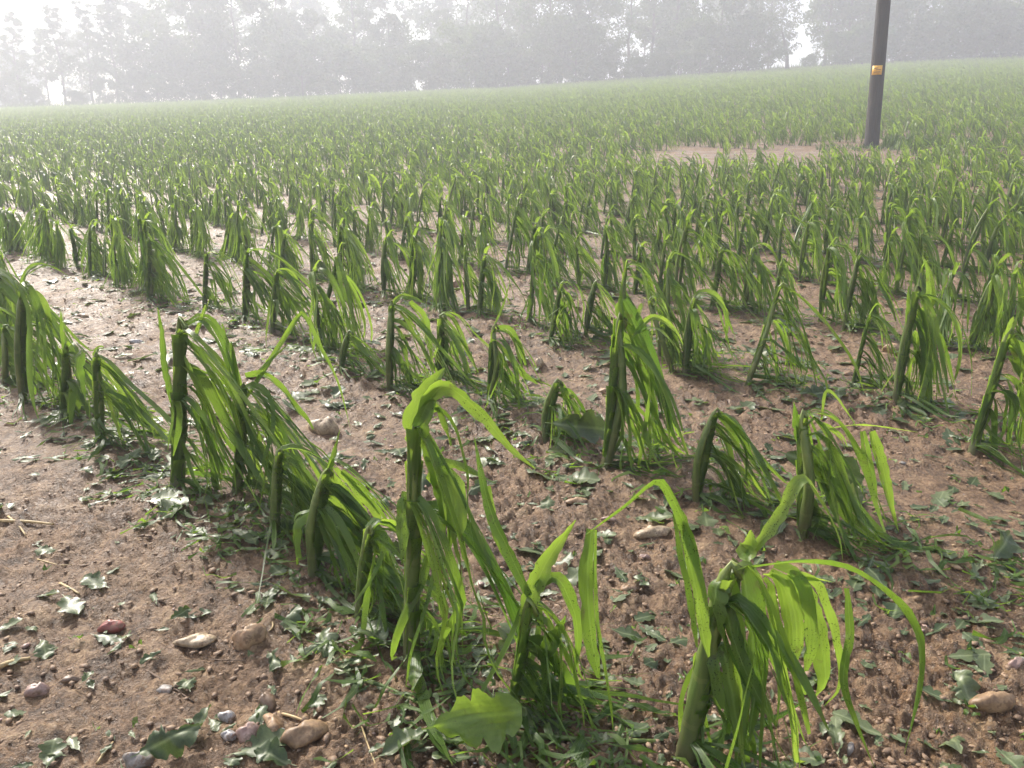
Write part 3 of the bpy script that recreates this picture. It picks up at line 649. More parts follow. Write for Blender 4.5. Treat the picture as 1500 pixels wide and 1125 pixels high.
# ------------------------------------------------------------------ trees in the mist
def tree_kind(seed, h, w, trunk_h, dens, leaf, airy, clusters, up=.5):
    rng = np.random.default_rng(seed); tb = MB(); cb = MB(); tips = []
    n = 9; P = np.array([[rng.normal(0, .012)*h*i/n+.03*h*math.sin(i*.6+seed)*i/n, rng.normal(0, .012)*h*i/n, h*.92*i/n-.2] for i in range(n+1)])
    r0 = .012*h+.03; tb.add(*tube(P, np.linspace(r0, r0*.18, n+1), 7)[:2])
    nb = clusters
    for i in range(nb):
        f = trunk_h+(1-trunk_h)*(i+.5)/nb; c = np.array([np.interp(f*.92*h, P[:, 2]+.2, P[:, q]) for q in (0, 1)]+[f*.92*h-.2])
        a = i*2.4+rng.normal(0, .4); g = (f-trunk_h)/(1-trunk_h); prof = (math.sin(math.pi*min(1, g*.75+.22))**.8) if not airy else (1-.65*g)
        ln = w*.5*prof*rng.uniform(.65, 1.15); d = np.array([math.cos(a), math.sin(a), rng.uniform(.15, .15+up)])
        B = np.array([c, c+d*ln*.5+np.array([0, 0, .05*ln]), c+d*ln+np.array([0, 0, rng.normal(0, .1)*ln])])
        tb.add(*tube(B, [r0*.32*(1-.6*g), r0*.2*(1-.6*g), .012], 4)[:2])
        for q in (.55, .8, 1.0): tips.append((c+d*ln*q+rng.normal(0, .16, 3)*ln, ln))
        for _ in range(2):
            e = nrm(d+rng.normal(0, .7, 3)); s0 = c+d*ln*rng.uniform(.4, .8); e1 = s0+e*ln*.45
            tb.add(*tube(np.array([s0, (s0+e1)/2, e1]), [r0*.12, r0*.08, .008], 3)[:2]); tips.append((e1, ln))
    for c, ln in tips:
        k = int(dens*rng.uniform(.3, 1.6)); R0 = (.20*ln+.22)*(1 if not airy else 1.15); tt = rng.uniform(.1, .9)
        O = rng.normal(0, 1, (k, 3)); O *= (R0*rng.random(k)**.4/np.linalg.norm(O, axis=1))[:, None]; O[:, 2] *= .7
        for o in O:
            a = nrm(rng.normal(0, 1, 3)); b = nrm(np.cross(a, rng.normal(0, 1, 3))); s = leaf*rng.uniform(.6, 1.3); p = c+o
            cb.add([p-a*s, p+b*s*.5, p+a*s, p-b*s*.5+np.cross(a, b)*s*.2], [(0, 1, 2, 3)], None, np.clip(tt+rng.normal(0, .15), 0, 1))
    return tb.mesh('trunk', [M_BARK]), cb.mesh('crown', [M_TREE], False)
KINDS = {'broad': [tree_kind(11, 13, 8.5, .04, 46, .24, False, 30), tree_kind(12, 12, 8, .04, 48, .24, False, 30), tree_kind(13, 15, 8, .07, 44, .24, False, 32)],
         'airy': [tree_kind(21, 15, 5.0, .22, 34, .18, True, 34), tree_kind(22, 14, 4.4, .27, 32, .17, True, 32), tree_kind(23, 16, 5.4, .20, 30, .18, True, 34)],
         'bare': [tree_kind(31, 15, 5.5, .35, 7, .14, True, 20, 1.0), tree_kind(32, 13, 5, .30, 8, .14, True, 20, 1.1)],
         'bush': [tree_kind(41, 5.5, 6.5, .02, 50, .18, False, 26), tree_kind(42, 4.5, 5.5, .02, 50, .17, False, 24), tree_kind(43, 6.5, 6.5, .02, 50, .18, False, 28)]}
WORD = {'broad': 'broad leafy tree', 'airy': 'slender tree with airy crown', 'bare': 'thin nearly bare tree', 'bush': 'rounded leafy bush'}
CATS = {'bush': 'bush'}
cnt = {}
def tree(kind, px, y, label, s=1.0, v=None, sw=1.0):
    x = (px-750)/FPX*y*1.03; n = cnt.get(kind, 0); cnt[kind] = n+1; v = n % len(KINDS[kind]) if v is None else v
    root = link({'bush': 'bush'}.get(kind, 'tree'), None, None, (x, y, float(gbase(x, y))-.05)); root.rotation_euler = (0, 0, n*1.9+px*.01); root.scale = (s*sw, s*sw, s)
    tag(root, label, CATS.get(kind, 'tree'), 'misty trees along the top of the field')
    link('trunk', KINDS[kind][v][0], root); link('crown', KINDS[kind][v][1], root)
TREES = [
 ('airy', 92, 92, 'narrow pointed tree, palest of the group at upper left', .72), ('airy', 150, 90, 'slender misty tree with bare lower trunk at upper left', .80), ('airy', 188, 91, 'thin tree between the two slender trees at upper left', .72),
 ('airy', 222, 90, 'tall leaning thin tree, rightmost of the upper left group', .86), ('airy', 128, 94, 'faint tree standing behind the slender pair at upper left', .66), ('bush', 68, 93, 'faint low bush left of the slender upper left trees', .7),
 ('bush', 5, 88, 'faint bush at the left edge of the photo', .55),
 ('broad', 275, 90, 'dark leafy tree starting the dense misty mass left of centre', .78), ('broad', 330, 88, 'tallest dark tree in the misty mass left of centre', 1.0), ('broad', 385, 87, 'dense dark tree right inside the misty mass', .95),
 ('bush', 300, 86, 'low bush at foot of the dark misty mass, left side', .9), ('bush', 360, 86, 'low bush at foot of the dark misty mass, middle', .9), ('bush', 420, 86, 'low bush at foot of the dark misty mass, right side', .8),
 ('airy', 440, 93, 'pale airy tree beside the bright mist gap', .9), ('broad', 490, 90, 'pale broad tree right of the bright mist gap', .72), ('airy', 540, 92, 'thin pale trunk in bright mist, left of centre', 1.0),
 ('bush', 470, 85, 'pale green bush under the bright mist gap', .9), ('bush', 520, 84, 'wide misty bush left of the centre bushes', .95), ('broad', 590, 87, 'misty broad tree left of the round light bush', .70), ('bush', 585, 83, 'dark misty bush by the round light bush', 1.0),
 ('bush', 640, 82, 'low bush filling the gap left of the round light bush', .8), ('bush', 690, 80, 'round light green bush in the middle of the hedge line', 1.0), ('bare', 730, 86, 'thin bare trunk rising behind the round light bush', 1.0), ('bare', 690, 88, 'bare forked tree in pale mist at top centre', .95), ('bare', 765, 88, 'bare branching tree right of the thin trunk', 1.0),
 ('bush', 745, 80, 'dark bush right of the round light bush', 1.0), ('broad', 800, 82, 'large dark bushy tree right of centre', .82), ('broad', 850, 81, 'second large dark bushy tree right of centre', .80), ('bush', 835, 78, 'dark low bush beneath the large bushy trees', .95), ('bush', 880, 78, 'small dark bush by the first sky gap', .6),
 ('bare', 905, 83, 'bare-trunked tree at the first bright sky gap', 1.0), ('airy', 935, 82, 'loose tree with light showing through, right of first sky gap', .95), ('airy', 965, 84, 'crooked loose tree beside the dark bush', 1.0), ('bush', 945, 77, 'low scrub under the loose trees', .55),
 ('broad', 1025, 79, 'broad dark tree left of the leaning stump', .78), ('bush', 1000, 76, 'dark bush below the broad dark tree, left', .8), ('bush', 1065, 76, 'dark bush below the broad dark tree, right', .85),
 ('airy', 1165, 80, 'tree with thin crown right of bright gap', .9), ('airy', 1195, 79, 'double-trunked tree left of the pole', .95), ('bush', 1215, 75, 'leafy bush left of the pole', .85), ('bush', 1180, 76, 'small bush on right side of bright gap', .5), ('broad', 1240, 80, 'tree rising behind the pole', .8),
 ('bush', 1330, 75, 'dark rounded bush right of the pole', .8), ('broad', 1345, 80, 'hazy tree behind the dark rounded bush', .7), ('bush', 1300, 76, 'low bush just behind the pole', .7),
 ('broad', 1410, 76, 'pale green tree right of the pole', .75), ('broad', 1470, 74, 'pale green tree at the right edge', .8), ('bush', 1390, 74, 'pale green bush under trees on the right', .75), ('bush', 1440, 73, 'pale green bush, second from right edge', .85), ('bush', 1490, 72, 'pale green bush at right edge of the photo', .9),
 ('bush', 35, 91, 'low faint hedge bush at far left', .5), ('bush', 110, 89, 'low faint hedge bush under the narrow pointed tree', .42), ('bush', 165, 88, 'low faint hedge bush under the slender misty tree', .40), ('bush', 205, 88, 'low faint hedge bush by the leaning thin tree', .45), ('bush', 245, 87, 'low faint hedge bush right of the leaning thin tree', .6),
 ('broad', 175, 112, 'ghostly far tree behind the slender upper left group', .8), ('broad', 70, 114, 'ghostly far tree behind the narrow pointed tree', .7), ('broad', 250, 97, 'hazy tree behind the start of the dense misty mass', .85), ('broad', 455, 96, 'hazy broad tree closing the bright mist gap', .75), ('bush', 555, 86, 'wide hazy bush below the thin pale trunk', 1.1), ('broad', 660, 93, 'hazy broad tree behind the round light bush', .75), ('broad', 745, 92, 'hazy broad tree behind the thin bare trunk', .8), ('bush', 715, 84, 'low hazy bush right behind the round light bush', 1.0), ('bush', 790, 80, 'low dark bush left of the large bushy trees', .9),
 ('broad', 925, 92, 'hazy broad tree behind the first bright sky gap', .62), ('broad', 975, 90, 'hazy broad tree behind the crooked loose tree', .8), ('bush', 915, 81, 'low scrub left of the crooked loose tree', .5), ('bush', 972, 80, 'low scrub right of the crooked loose tree', .7), ('broad', 1090, 88, 'hazy tree on left side of bright gap', .7), ('broad', 1185, 88, 'hazy tree on right side of bright gap', .85), ('bush', 1245, 77, 'leafy bush hidden partly by the pole', .9), ('broad', 1300, 86, 'hazy broad tree right behind the pole', .85), ('bush', 1145, 79, 'small low scrub inside the bright gap', .3), ('bush', 1365, 75, 'green bush between dark rounded bush and pale trees', .8),
]
for kd, px, y, lb, s in TREES: tree(kd, px, y, lb, s)
for i, px in enumerate((-60, -20, 15, 45, 75, 105)): tree('broad', px, 138+4*(i % 2), ['faint far woodland tree beyond the left edge', 'faint far woodland tree at the left edge', 'second faint far woodland tree from left', 'third faint far woodland tree from left', 'fourth faint far woodland tree from left', 'faint far woodland tree behind the narrow pointed tree'][i], .8+.08*(i % 3))
for i, px in enumerate((330, 410, 480, 560, 640, 710, 780, 860, 1000, 1060, 1230, 1290, 1380, 1450, 1520)):
    tree('broad', px, 104+5*(i % 3), 'very faint tall tree in the mist, %s from left of the back rank' % ordinal(i+1), 1.0+.1*(i % 3))
# leaning dead stump in the bright gap
b = np.array([*(((1113-750)/FPX*77*1.03), 77.0), 0]) if False else np.array([(1116-750)/FPX*77*1.03, 77.0, 0]); b[2] = float(gbase(b[0], b[1]))
root = link('dead_tree', None, None, tuple(b)); tag(root, 'leaning dead stump in the bright gap left of the pole', 'dead tree')
mb = MB(); mb.add(*tube(np.array([[0, 0, -.2], [-.1, 0, 1.2], [-.45, 0, 2.6], [-.8, 0, 3.5]]), [.2, .17, .14, .06], 7)[:2]); link('trunk', mb.mesh('trunk', [M_BARK]), root)
mb = MB(); mb.add(*tube(np.array([[-.3, 0, 1.9], [-.5, .1, 2.1], [-.75, .1, 2.15]]), [.08, .05, .02], 5)[:2]); link('branch', mb.mesh('branch', [M_BARK]), root)
# rough grass verge under the trees
mb = MB(); rg = np.random.default_rng(9)
n = 7000; vx = rg.uniform(-62, 60, n); vy = 79.3-.09*vx-.001*vx*vx+rg.uniform(0, 3.5, n); vz = gbase(vx, vy)
for i in range(n):
    h = rg.uniform(.25, .9); a = rg.uniform(0, 3.14); s = np.array([math.cos(a), math.sin(a), 0])*.07; p = np.array([vx[i], vy[i], vz[i]-.05]); t = p+np.array([rg.normal(0, .2), rg.normal(0, .2), h])
    mb.add([p-s, p+s, t], [(0, 1, 2)], None, rg.uniform(.1, .9))
tag(link('verge_grass', mb.mesh('verge_grass', [M_GRASS], False)), 'rough grass verge along the foot of the misty trees', 'grass', kind='stuff')

# ------------------------------------------------------------------ things lying on the soil
def oak_mesh(seed, torn=False, cup=.2, wild=1.0):
    rng = np.random.default_rng(seed); n = 33; t = np.linspace(0, 1, n)
    ph = rng.uniform(0, 6.28); w = .40*np.sin(math.pi*np.clip(t*.93+.03, 0, 1)**1.25)**.75
    ba = rng.uniform(-1.0, 1.0)*wild; V = []; UV = []
    p = np.zeros(2); ang = rng.uniform(-.2, .35)*wild
    for i in range(n):
        a = ang+ba*t[i]; p = p+np.array([math.cos(a), math.sin(a)])/n
        for q, sgn in ((0, -1), (1, -1), (2, 0), (3, 1), (4, 1)):
            lob = .50+.50*abs(math.sin(math.pi*3.7*t[i]+ph+(.5 if sgn > 0 else 0)))**.6; ww = w[i]*(lob if q in (0, 4) else lob*.55)*rng.uniform(.92, 1.08)
            if torn and sgn > 0 and t[i] > .45: ww *= .35
            yy = sgn*ww if sgn else 0
            zz = cup*abs(yy)*1.2+.10*wild*math.sin(i*.21+q*1.7+ph)*(abs(yy)*3)+.05*wild*math.sin(i*.27+ph*2+sgn)
            V.append((p[0]-.5, yy, p[1]*.55+zz)); UV.append((.5+yy*1.2, t[i]))
    V = np.array(V); V[:, 2] -= V[:, 2].min()
    F = [(i*5+q, i*5+q+1, i*5+q+6, i*5+q+5) for i in range(n-1) for q in range(4)]
    # stalk of the leaf
    b = V[2]; k = len(V); V = np.vstack([V, [b+(-.14, -.008, 0), b+(-.14, .008, 0), b+(0, .014, .004), b+(0, -.014, .004)]]); UV += [(.5, 0)]*4; F.append((k, k+1, k+2, k+3))
    return V, F, UV
OAKM = []
for i in range(14):
    V, F, UV = oak_mesh(300+i, torn=i % 4 == 3, cup=[.15, -.1, .3, .05][i % 4], wild=[.5, 1, .8, 1.3][i % 4])
    for tn in (.22, .62):
        OAKM.append(mesh_np('oak_leaf', V, F, [M_OAK], UV, np.full(len(V), tn+.04*(i % 3))))
def ground_frame(x, y, rz, tilt=(0, 0)):
    e = .03; n = nrm([-(gz1(x+e, y)-gz1(x-e, y))/(2*e), -(gz1(x, y+e)-gz1(x, y-e))/(2*e), 1])
    q = Vector(n).to_track_quat('Z', 'Y').to_matrix()
    return (q @ Matrix.Rotation(rz, 3, 'Z') @ Matrix.Rotation(tilt[0], 3, 'X') @ Matrix.Rotation(tilt[1], 3, 'Y')).to_euler()
OAKS = []; LAST = []; LOOSE = {}
def oak(px, py, size, label, v=None, rz=None, tilt=None, lift=.004, group=None, name='oak_leaf', xy=None):
    p = spot(px, py) if xy is None else np.array([xy[0], xy[1], gz1(*xy)])
    o = link(name, OAKM[int(R.integers(28)) if v is None else v]); o.location = (p[0], p[1], p[2]+lift)
    o.rotation_euler = ground_frame(p[0], p[1], R.uniform(0, 6.28) if rz is None else rz, tilt or (R.normal(0, .15), R.normal(0, .15)))
    o.scale = (size*R.uniform(.85, 1.25), size*R.uniform(.6, 1.05), size*(.6 if group else 1)); tag(o, label, 'leaf', group); OAKS.append(p); LAST[:] = [o]; return o
R = np.random.default_rng(77)
_V, _F, _UV = oak_mesh(304, cup=.18, wild=.7); OAKM.append(mesh_np('oak_leaf', _V, _F, [M_BLADE], _UV, np.full(len(_V), .72)))
oak(705, 1092, .135, 'bright lobed oak leaf propped upright before the young maize shoot', len(OAKM)-1, .25, (1.05, -.75), .05)
oak(745, 945, .10, 'pale wet oak leaf shining behind the young maize shoot', 1, .4)
oak(548, 940, .085, 'dark oak leaf at the foot of the tall central stump', 4, 2.6)
oak(385, 1095, .075, 'pale green oak leaf in front of the foreground pebbles', 1, .2, (0, 0))
oak(400, 1118, .07, 'darker oak leaf under the pale one by the pebbles', 4, 2.9, (0, 0))
oak(252, 1100, .075, 'green oak leaf standing on edge left of the pebbles', 6, 1.5, (.8, 0), .02)
oak(300, 1075, .065, 'crumpled dark green leaf behind the two white pebbles', 12, .8, (.5, .3), .012)
oak(140, 858, .075, 'grey-green wet oak leaf upper left of the red pebble', 8, 2.8)
oak(252, 750, .10, 'pale torn oak leaf left of the first row on bare mud', 1, 1.2)
oak(185, 940, .04, 'small pale leaf right below the red pebble', 5, .3)
oak(265, 908, .05, 'dark curled leaf above the long beige pebble', 12, 1.0, (.5, 0), .01)
oak(290, 905, .045, 'narrow dark leaf right of the curled one', 8, .6)
oak(66, 958, .05, 'pale torn leaf at left edge below the red pebble', 3, .1)
oak(75, 1108, .06, 'flat green leaf in the bottom left corner', 9, .5)
oak(130, 997, .03, 'small round green leaf left of the thin twig', 5, .9)
oak(410, 975, .07, 'curled bright leaf roll right of the orange pebble', 6, .6, (.9, 0), .012)
oak(275, 1008, .04, 'pale leaf fragment by the thin brown twig', 3, 2)
oak(590, 1100, .075, 'grey-green oak leaf at bottom centre left', 4, .3, (0, 0))
oak(660, 1085, .06, 'half-buried oak leaf below the upright bright one', 0, 1.7, (0, 0))
oak(770, 1075, .06, 'dark oak leaf hanging at foot of the young shoot', 8, 1.4, (.7, 0), .02)
oak(1255, 1065, .065, 'light green leaf flat on mud, right of the foreground plant', 1, 1.9, (0, 0))
oak(1222, 1090, .05, 'rounded light leaf by the small white pebble, bottom right', 5, .4, (0, 0))
oak(1410, 1015, .07, 'long light torn leaf left of the brown stone, bottom right', 7, 2.2)
oak(1478, 1118, .05, 'yellow-green leaf in the bottom right corner', 1, .1, (0, 0))
oak(1460, 815, .09, 'upright grey-green leaf cluster at right edge of the mud', 4, .8, (.6, 0), .02)
oak(1232, 770, .11, 'large grey leaf hanging from the dark snapped stump', 1, .2, (1.1, .5), .07)
oak(1200, 735, .15, 'large dark serrated leaf draped over the dark snapped stump', 0, .1, (1.1, .95), .09)
oak(850, 655, .20, 'large dark leaf draped beside the short stump, second row', 0, .2, (1.0, .7), .06)
oak(1320, 600, .08, 'pale leaf resting against the mop-like maize plant', 1, .5, (.4, 0), .02)
oak(960, 762, .08, 'yellow-green leaf just behind the cream oval pebble', 9, .2)
oak(850, 705, .10, 'yellowish torn leaf on mud in front of tall leaning plant', 1, .1)
oak(700, 720, .08, 'pale torn leaf below the arching blade of the central stump', 3, 1.2)
oak(1190, 585, .12, 'broad dark leaf at the foot of the right-leaning plant', 12, .2, (.3, 0), .01)
oak(780, 430, .08, 'pale leaf between third and second rows near centre', 5, .5)
named = len(OAKS)
ZN = ['left of the nearest maize row', 'along the nearest maize row', 'between nearest and second maize rows', 'along the second maize row', 'between second and third maize rows', 'along the third maize row', 'beyond the third maize row']
n = 0; tries = 0
while n < 262 and tries < 6000:
    tries += 1
    y = R.uniform(.85, 5.2); x = R.uniform(-.66*y-.05, .66*y+.05); u = (x+y)*.70711
    if R.random() > (1.6/y)**1.0+.15: continue
    if np.min(np.hypot(np.array(OAKS)[:, 0]-x, np.array(OAKS)[:, 1]-y)) < .05: continue
    fr = (u-.70)/.975; near = abs(fr-round(fr)) < .2 and fr > -.3
    if fr < -.12 and R.random() > .5: continue
    if fr < -.25: z = 0
    else:
        z = 1+2*int(round(fr)) if near else 2+2*int(math.floor(fr))
        z = max(1, min(6, z))
    small = R.random() < .45
    sz = R.uniform(.025, .045) if small else R.uniform(.05, .10)
    oak(0, 0, sz, ('small torn leaf scrap lying on mud ' if small else 'green oak leaf stripped by hail lying ')+ZN[z], group='hail-torn tree leaves on the mud', xy=(x, y), tilt=(R.normal(0, .2), R.normal(0, .2))); LOOSE.setdefault((small, z), []).append(LAST[0]); n += 1

for (small, z), os_ in LOOSE.items():
    os_.sort(key=lambda o: o.location.x/o.location.y)
    for i, o in enumerate(os_):
        o['label'] = '%s %s from left, lying %s' % (ordinal(i+1), 'small torn leaf scrap' if small else 'green oak leaf', ZN[z])
# ---- stones
def stone_mesh(seed, sx, sy, sz, mat, rough=.12):
    rng = np.random.default_rng(seed); nu, nv = 18, 11; V = []
    ph = rng.uniform(0, 6.28, 6)
    for j in range(1, nv):
        b = math.pi*j/nv
        for i in range(nu):
            a = 2*math.pi*i/nu; d = 1+rough*(math.sin(a*2+ph[0])*math.sin(b)+.7*math.sin(a*3+ph[1]+b*2)+.6*math.cos(b*3+ph[2])*math.sin(a+ph[3])+.35*math.sin(a*5+ph[4]+b*4))
            V.append((math.sin(b)*math.cos(a)*d*sx, math.sin(b)*math.sin(a)*d*sy, math.cos(b)*d*sz))
    k = len(V); V += [(0, 0, sz), (0, 0, -sz)]
    F = [((j*nu+i), (j+1)*nu+i, (j+1)*nu+(i+1) % nu, j*nu+(i+1) % nu) for j in range(nv-2) for i in range(nu)]
    F += [(k, i, (i+1) % nu) for i in range(nu)]+[(k+1, (nv-2)*nu+(i+1) % nu, (nv-2)*nu+i) for i in range(nu)]
    return mesh_np('stone', np.array(V), F, [mat])
def stone(px, py, wpx, hpx, col, label, rz=0., rough=.19):
    p = spot(px, py+hpx*.35); d = np.hypot(p[1], p[2]-CAM_H); m = d/FPX
    sx = wpx*m/2; sz = hpx*m/2*.85; sy = max(sx*.7, sz)*.9
    o = link('stone', stone_mesh(int(px*3+py), sx, sy, sz, STONE[col], rough)); o.location = (p[0], p[1]+sy*.4, gz1(p[0], p[1]+sy*.4)+sz*.30); o.rotation_euler = (R.normal(0, .1), R.normal(0, .12)+rz, R.normal(0, .4)); tag(o, label, 'stone', 'stones lying on the mud')
for a in [(162, 917, 31, 22, 'red', 'smooth oval red pebble on the mud at lower left'), (287, 939, 54, 20, 'cream', 'long narrow beige pebble between the red and orange ones'), (362, 931, 46, 38, 'amber', 'chunky orange and cream stone, lower left mud'),
 (445, 1075, 54, 34, 'tan', 'banded brown pebble, rightmost of the foreground pebble cluster'), (398, 1058, 38, 26, 'amber', 'orange pebble in the foreground cluster'), (362, 1072, 32, 28, 'pink', 'rough pinkish pebble in the foreground cluster'),
 (333, 1048, 22, 22, 'white', 'upper of two small white pebbles beside crumpled leaf'), (334, 1076, 20, 18, 'white', 'lower of two small white pebbles beside crumpled leaf'), (200, 1113, 34, 28, 'grey', 'rounded pale grey pebble at the bottom edge, lower left'),
 (52, 1010, 30, 24, 'pink', 'pale brown pebble near the left edge'), (391, 1028, 26, 34, 'brown', 'upright brown clod-like stone behind the orange pebble'), (958, 778, 44, 24, 'cream', 'smooth cream oval pebble in the middle of the mud'),
 (475, 622, 42, 36, 'cream', 'large pale beige rock behind the nearest row'), (920, 862, 21, 16, 'amber', 'small bright orange pebble right of centre'), (846, 733, 28, 12, 'amber', 'flat orange-brown pebble above the cream oval one'),
 (893, 760, 20, 10, 'pink', 'small pinkish pebble left of the cream oval one'), (1218, 930, 18, 14, 'amber', 'orange pebble under the long arching leaf'), (1227, 953, 12, 9, 'white', 'tiny white pebble right below the orange one'), (1246, 1095, 20, 16, 'grey', 'grey pebble beside the light leaf, bottom right'),
 (1458, 1027, 50, 34, 'tan', 'angular tan stone at lower right'), (1490, 970, 24, 18, 'pink', 'pale pebble at right edge above the tan stone'), (1308, 508, 28, 20, 'amber', 'tan stone left of the mop-like plant'), (790, 530, 14, 20, 'cream', 'pale egg-shaped pebble in front of small tufted plant'),
 (888, 572, 20, 12, 'amber', 'small orange pebble near the tall leaning plant'), (671, 414, 16, 14, 'amber', 'small tan stone in the third row, centre'), (1140, 485, 18, 14, 'tan', 'small tan stone by the right-leaning plant'), (1243, 547, 16, 10, 'tan', 'small tan pebble in front of the rounded maize plant'),
 (1334, 1025, 14, 10, 'amber', 'small amber pebble beside the arching leaf tip'), (1398, 1100, 14, 10, 'amber', 'little amber pebble at bottom right'), (120, 462, 20, 10, 'tan', 'brown stone behind the far left maize plants'), (200, 500, 18, 9, 'white', 'small white pebble behind the short left stumps'),
 (240, 1010, 26, 14, 'grey', 'flat grey pebble under the thin brown twig'), (258, 1003, 14, 12, 'cream', 'small cream pebble touching the thin brown twig'), (412, 1070, 9, 9, 'white', 'tiny white pebble between orange and banded pebbles'), (102, 995, 22, 14, 'brown', 'small dark brown stone left of the round green leaf'), (945, 815, 14, 10, 'pink', 'small pink pebble below the cream oval one'),
 (15, 620, 16, 10, 'tan', 'small tan stone at the left edge'), (1080, 700, 14, 9, 'tan', 'little tan pebble between second-row plants'), (705, 855, 13, 9, 'pink', 'little pinkish pebble right of the tall central stump'), (310, 835, 14, 9, 'tan', 'little tan pebble on bare mud left of the nearest row')]:
    stone(*a)

# ---- twigs and straws
def strip_thing(name, pts, rad, mat, label, cat, group=None, flat=1.0):
    Q = [spot(*p) for p in pts]; c = Q[0].copy(); P = np.array([q-c for q in Q]); P[:, 2] += rad*.9; P, _ = catmull(P, 10)
    V, F, UV = tube(P, np.linspace(rad, rad*.6, 10), 6)
    o = link(name, mesh_np(name, V, F, [mat], np.array(UV))); o.location = tuple(c); tag(o, label, cat, group)
strip_thing('twig', [(214, 983), (250, 1006), (284, 1030)], .0022, M_TWIG, 'thin brown twig lying across small pebbles at lower left', 'twig')
strip_thing('twig', [(305, 967), (340, 968), (375, 969)], .0012, M_TWIG, 'hair-thin dark twig below the long beige pebble', 'twig')
strip_thing('twig', [(1430, 945), (1445, 957), (1458, 970)], .002, M_TWIG, 'short brown twig on mud at right', 'twig')
strip_thing('twig', [(1130, 760), (1145, 775), (1165, 800)], .002, M_TWIG, 'brown twig under the dark snapped stump', 'twig')
strip_thing('straw', [(408, 1046), (430, 1052), (452, 1060)], .0028, M_STRAW, 'yellow straw resting on the banded brown pebble', 'straw')
strip_thing('straw', [(88, 856), (104, 864), (117, 872)], .003, M_STRAW, 'short yellow straw beside the grey-green wet leaf', 'straw')
strip_thing('straw', [(0, 765), (40, 766), (78, 770)], .0045, M_STRAW, 'long pale straw at the left edge', 'straw')
strip_thing('straw', [(12, 758), (28, 772), (38, 786)], .003, M_STRAW, 'pale straw angled under the long one, left edge', 'straw')
strip_thing('straw', [(0, 980), (22, 972), (45, 968)], .0055, M_STRAW, 'flat dry leaf stem at left edge below red pebble', 'straw')
strip_thing('straw', [(142, 1120), (156, 1100), (166, 1088)], .0022, M_STRAW, 'thin straw stuck in mud near the bottom left', 'straw')
strip_thing('straw', [(530, 1065), (540, 1095), (552, 1125)], .0016, M_STRAW, 'thin yellow stem bent across mud at bottom centre left', 'straw')
strip_thing('straw', [(55, 820), (85, 828), (105, 828)], .0016, M_STRAW, 'thin curved straw above the short yellow one', 'straw')
strip_thing('straw', [(396, 905), (400, 918), (394, 926)], .002, M_STRAW, 'short upright straw right of the orange stone', 'straw')
strip_thing('straw', [(1080, 1112), (1095, 1118), (1110, 1124)], .003, M_STRAW, 'pale straw at the foot of the big foreground plant', 'straw')
strip_thing('fallen_stalk', [(490, 985), (560, 1008), (650, 1050)], .0045, M_STALK, 'flattened green maize stalk lying across mud at bottom centre', 'stalk')
strip_thing('fallen_stalk', [(690, 1068), (820, 1085), (960, 1090)], .0055, M_STALK, 'green maize stalk lying at foot of the young shoot', 'stalk')

# ---- litter too fine to count
def scraps():
    rng = np.random.default_rng(63); P = []; 
    while len(P) < 8000:
        y = .85+9*rng.random()**1.1; x = rng.uniform(-.72*y-.2, .72*y+.2); fr = ((x+y)*.70711-.70)/.975; d = abs(fr-round(fr))
        if fr < -.12 and rng.random() > .13: continue
        if fr >= -.12 and rng.random() > .45*math.exp(-(d/.2)**2)+.32: continue
        P.append((x, y, gz1(x, y)+.004))
    n = len(P); sc = .016+.060*rng.random(n)**2*np.clip(np.array(P)[:, 1]/2.2, .5, 1.35)
    gn_scatter('torn_leaves', P, np.stack([rng.normal(.06, .13, n), rng.normal(0, .13, n), rng.uniform(0, 6.28, n)], 1), np.stack([sc*rng.uniform(.7, 1.8, n), sc*rng.uniform(.4, 1.1, n), sc*.55], 1), rng.integers(0, 28, n), OAKM[:28], 'small torn leaf scraps strewn over the mud', 'leaf litter')
scraps()
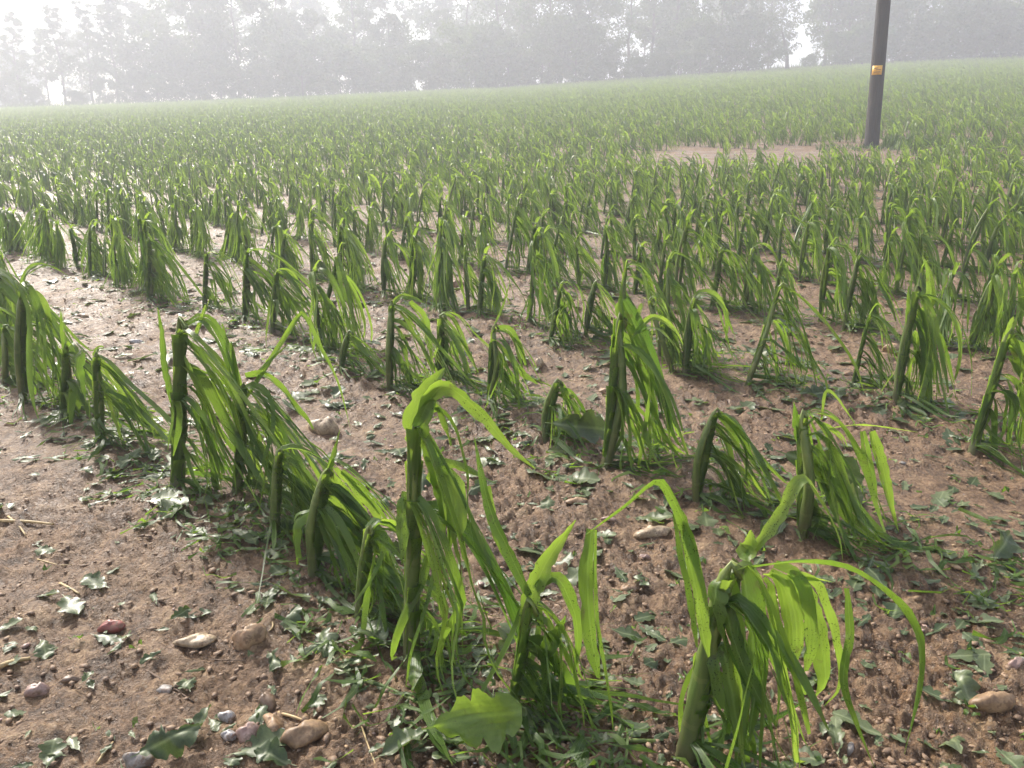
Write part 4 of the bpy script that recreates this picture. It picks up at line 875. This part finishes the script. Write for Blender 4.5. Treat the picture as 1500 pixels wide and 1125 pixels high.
def litter():
    rng = np.random.default_rng(31); mb = MB(); M = 0
    # torn maize shreds and leaf bits, thickest under the rows
    while M < 3800:
        y = .8+9.5*rng.random()**1.6; x = rng.uniform(-.75*y-.2, .75*y+.2); fr = ((x+y)*.70711-.70)/.975; d = abs(fr-round(fr))
        if fr < -.14 and rng.random() > .05: continue
        if fr >= -.28 and rng.random() > math.exp(-(d/.15)**2)+.07: continue
        a = rng.normal(-.6, .9); L = rng.uniform(.015, .11) if d < .25 and fr > -.3 else rng.uniform(.008, .03); w = rng.uniform(.0015, .006); p = np.array([x, y]); V = []; k = 5; cu = rng.normal(0, 1.2)
        for i in range(k):
            f = i/(k-1); q = p+np.array([math.cos(a+cu*f), math.sin(a+cu*f)])*L*f; s = np.array([-math.sin(a+cu*f), math.cos(a+cu*f)])*w*(1-.7*abs(2*f-1)**2)
            z = gz1(q[0], q[1])+.008+rng.uniform(0, .012)
            V += [(q[0]-s[0], q[1]-s[1], z), (q[0]+s[0], q[1]+s[1], z+rng.normal(0, .004))]
        mb.add(V, [(2*i, 2*i+1, 2*i+3, 2*i+2) for i in range(k-1)], [(c, i/4*L) for i in range(k) for c in (0.1, .9)], np.clip(rng.normal(.28, .2), 0, 1)); M += 1
    tag(link('leaf_shreds', mb.mesh('leaf_shreds', [M_BLADE])), 'fine green leaf shreds strewn on the mud under the rows', 'leaf litter', kind='stuff')
    # crumbs of soil
    t = (1+5**.5)/2; ico = np.array([(-1, t, 0), (1, t, 0), (-1, -t, 0), (1, -t, 0), (0, -1, t), (0, 1, t), (0, -1, -t), (0, 1, -t), (t, 0, -1), (t, 0, 1), (-t, 0, -1), (-t, 0, 1)])/1.9
    fi = [(0, 11, 5), (0, 5, 1), (0, 1, 7), (0, 7, 10), (0, 10, 11), (1, 5, 9), (5, 11, 4), (11, 10, 2), (10, 7, 6), (7, 1, 8), (3, 9, 4), (3, 4, 2), (3, 2, 6), (3, 6, 8), (3, 8, 9), (4, 9, 5), (2, 4, 11), (6, 2, 10), (8, 6, 7), (9, 8, 1)]
    for nm, mats, cnt_, lo, hi, lab, cat in (('soil_crumbs', [M_CRUMB], 24000, .0012, .0070, 'loose wet soil crumbs scattered over the mud', 'soil'), ('gravel', [STONE['tan'], STONE['grey'], STONE['cream'], STONE['pink'], STONE['brown'], STONE['amber']], 1500, .002, .0085, 'tiny gravel stones embedded in the mud', 'gravel')):
        mb = MB(); M = 0
        while M < cnt_:
            y = .75+6*rng.random()**1.7; x = rng.uniform(-.75*y-.2, .75*y+.2)
            if float(vnoise(x*1.7, y*1.7, 21))+.5 < rng.random()*.9: continue
            s = lo+(hi-lo)*rng.random()**4; V = ico*rng.uniform(.55, 1.4, (12, 3))*s*np.array([rng.uniform(.8, 1.9), 1, .55]); a = rng.uniform(0, 6.28)
            V = V @ np.array([[math.cos(a), -math.sin(a), 0], [math.sin(a), math.cos(a), 0], [0, 0, 1]]); V += (x, y, gz1(x, y)+.003+s*.1)
            mb.add(V, fi, None, .5, int(rng.integers(len(mats)))); M += 1
        tag(link(nm, mb.mesh(nm, mats)), lab, cat, kind='stuff')
litter()

# ------------------------------------------------------------------ mist
def haze():
    x0, x1, y0, y1, z0, z1 = -215, 215, -215, 215, -3.5, 44
    V = [(x, y, z) for z in (z0, z1) for y in (y0, y1) for x in (x0, x1)]
    F = [(0, 2, 3, 1), (4, 5, 7, 6), (0, 1, 5, 4), (2, 6, 7, 3), (0, 4, 6, 2), (1, 3, 7, 5)]
    m, nt = newmat('mist'); o = N(nt, 'ShaderNodeOutputMaterial'); v = N(nt, 'ShaderNodeVolumePrincipled')
    v.inputs['Color'].default_value = (.890, .925, 1.0, 1); v.inputs['Density'].default_value = .0066; v.inputs['Anisotropy'].default_value = .22
    nt.links.new(v.outputs[0], o.inputs['Volume'])
    ob = link('haze', mesh_np('haze', np.array(V, float), F, [m], smooth=False)); tag(ob, 'pale morning mist over the field and trees', 'mist', kind='stuff')
haze()
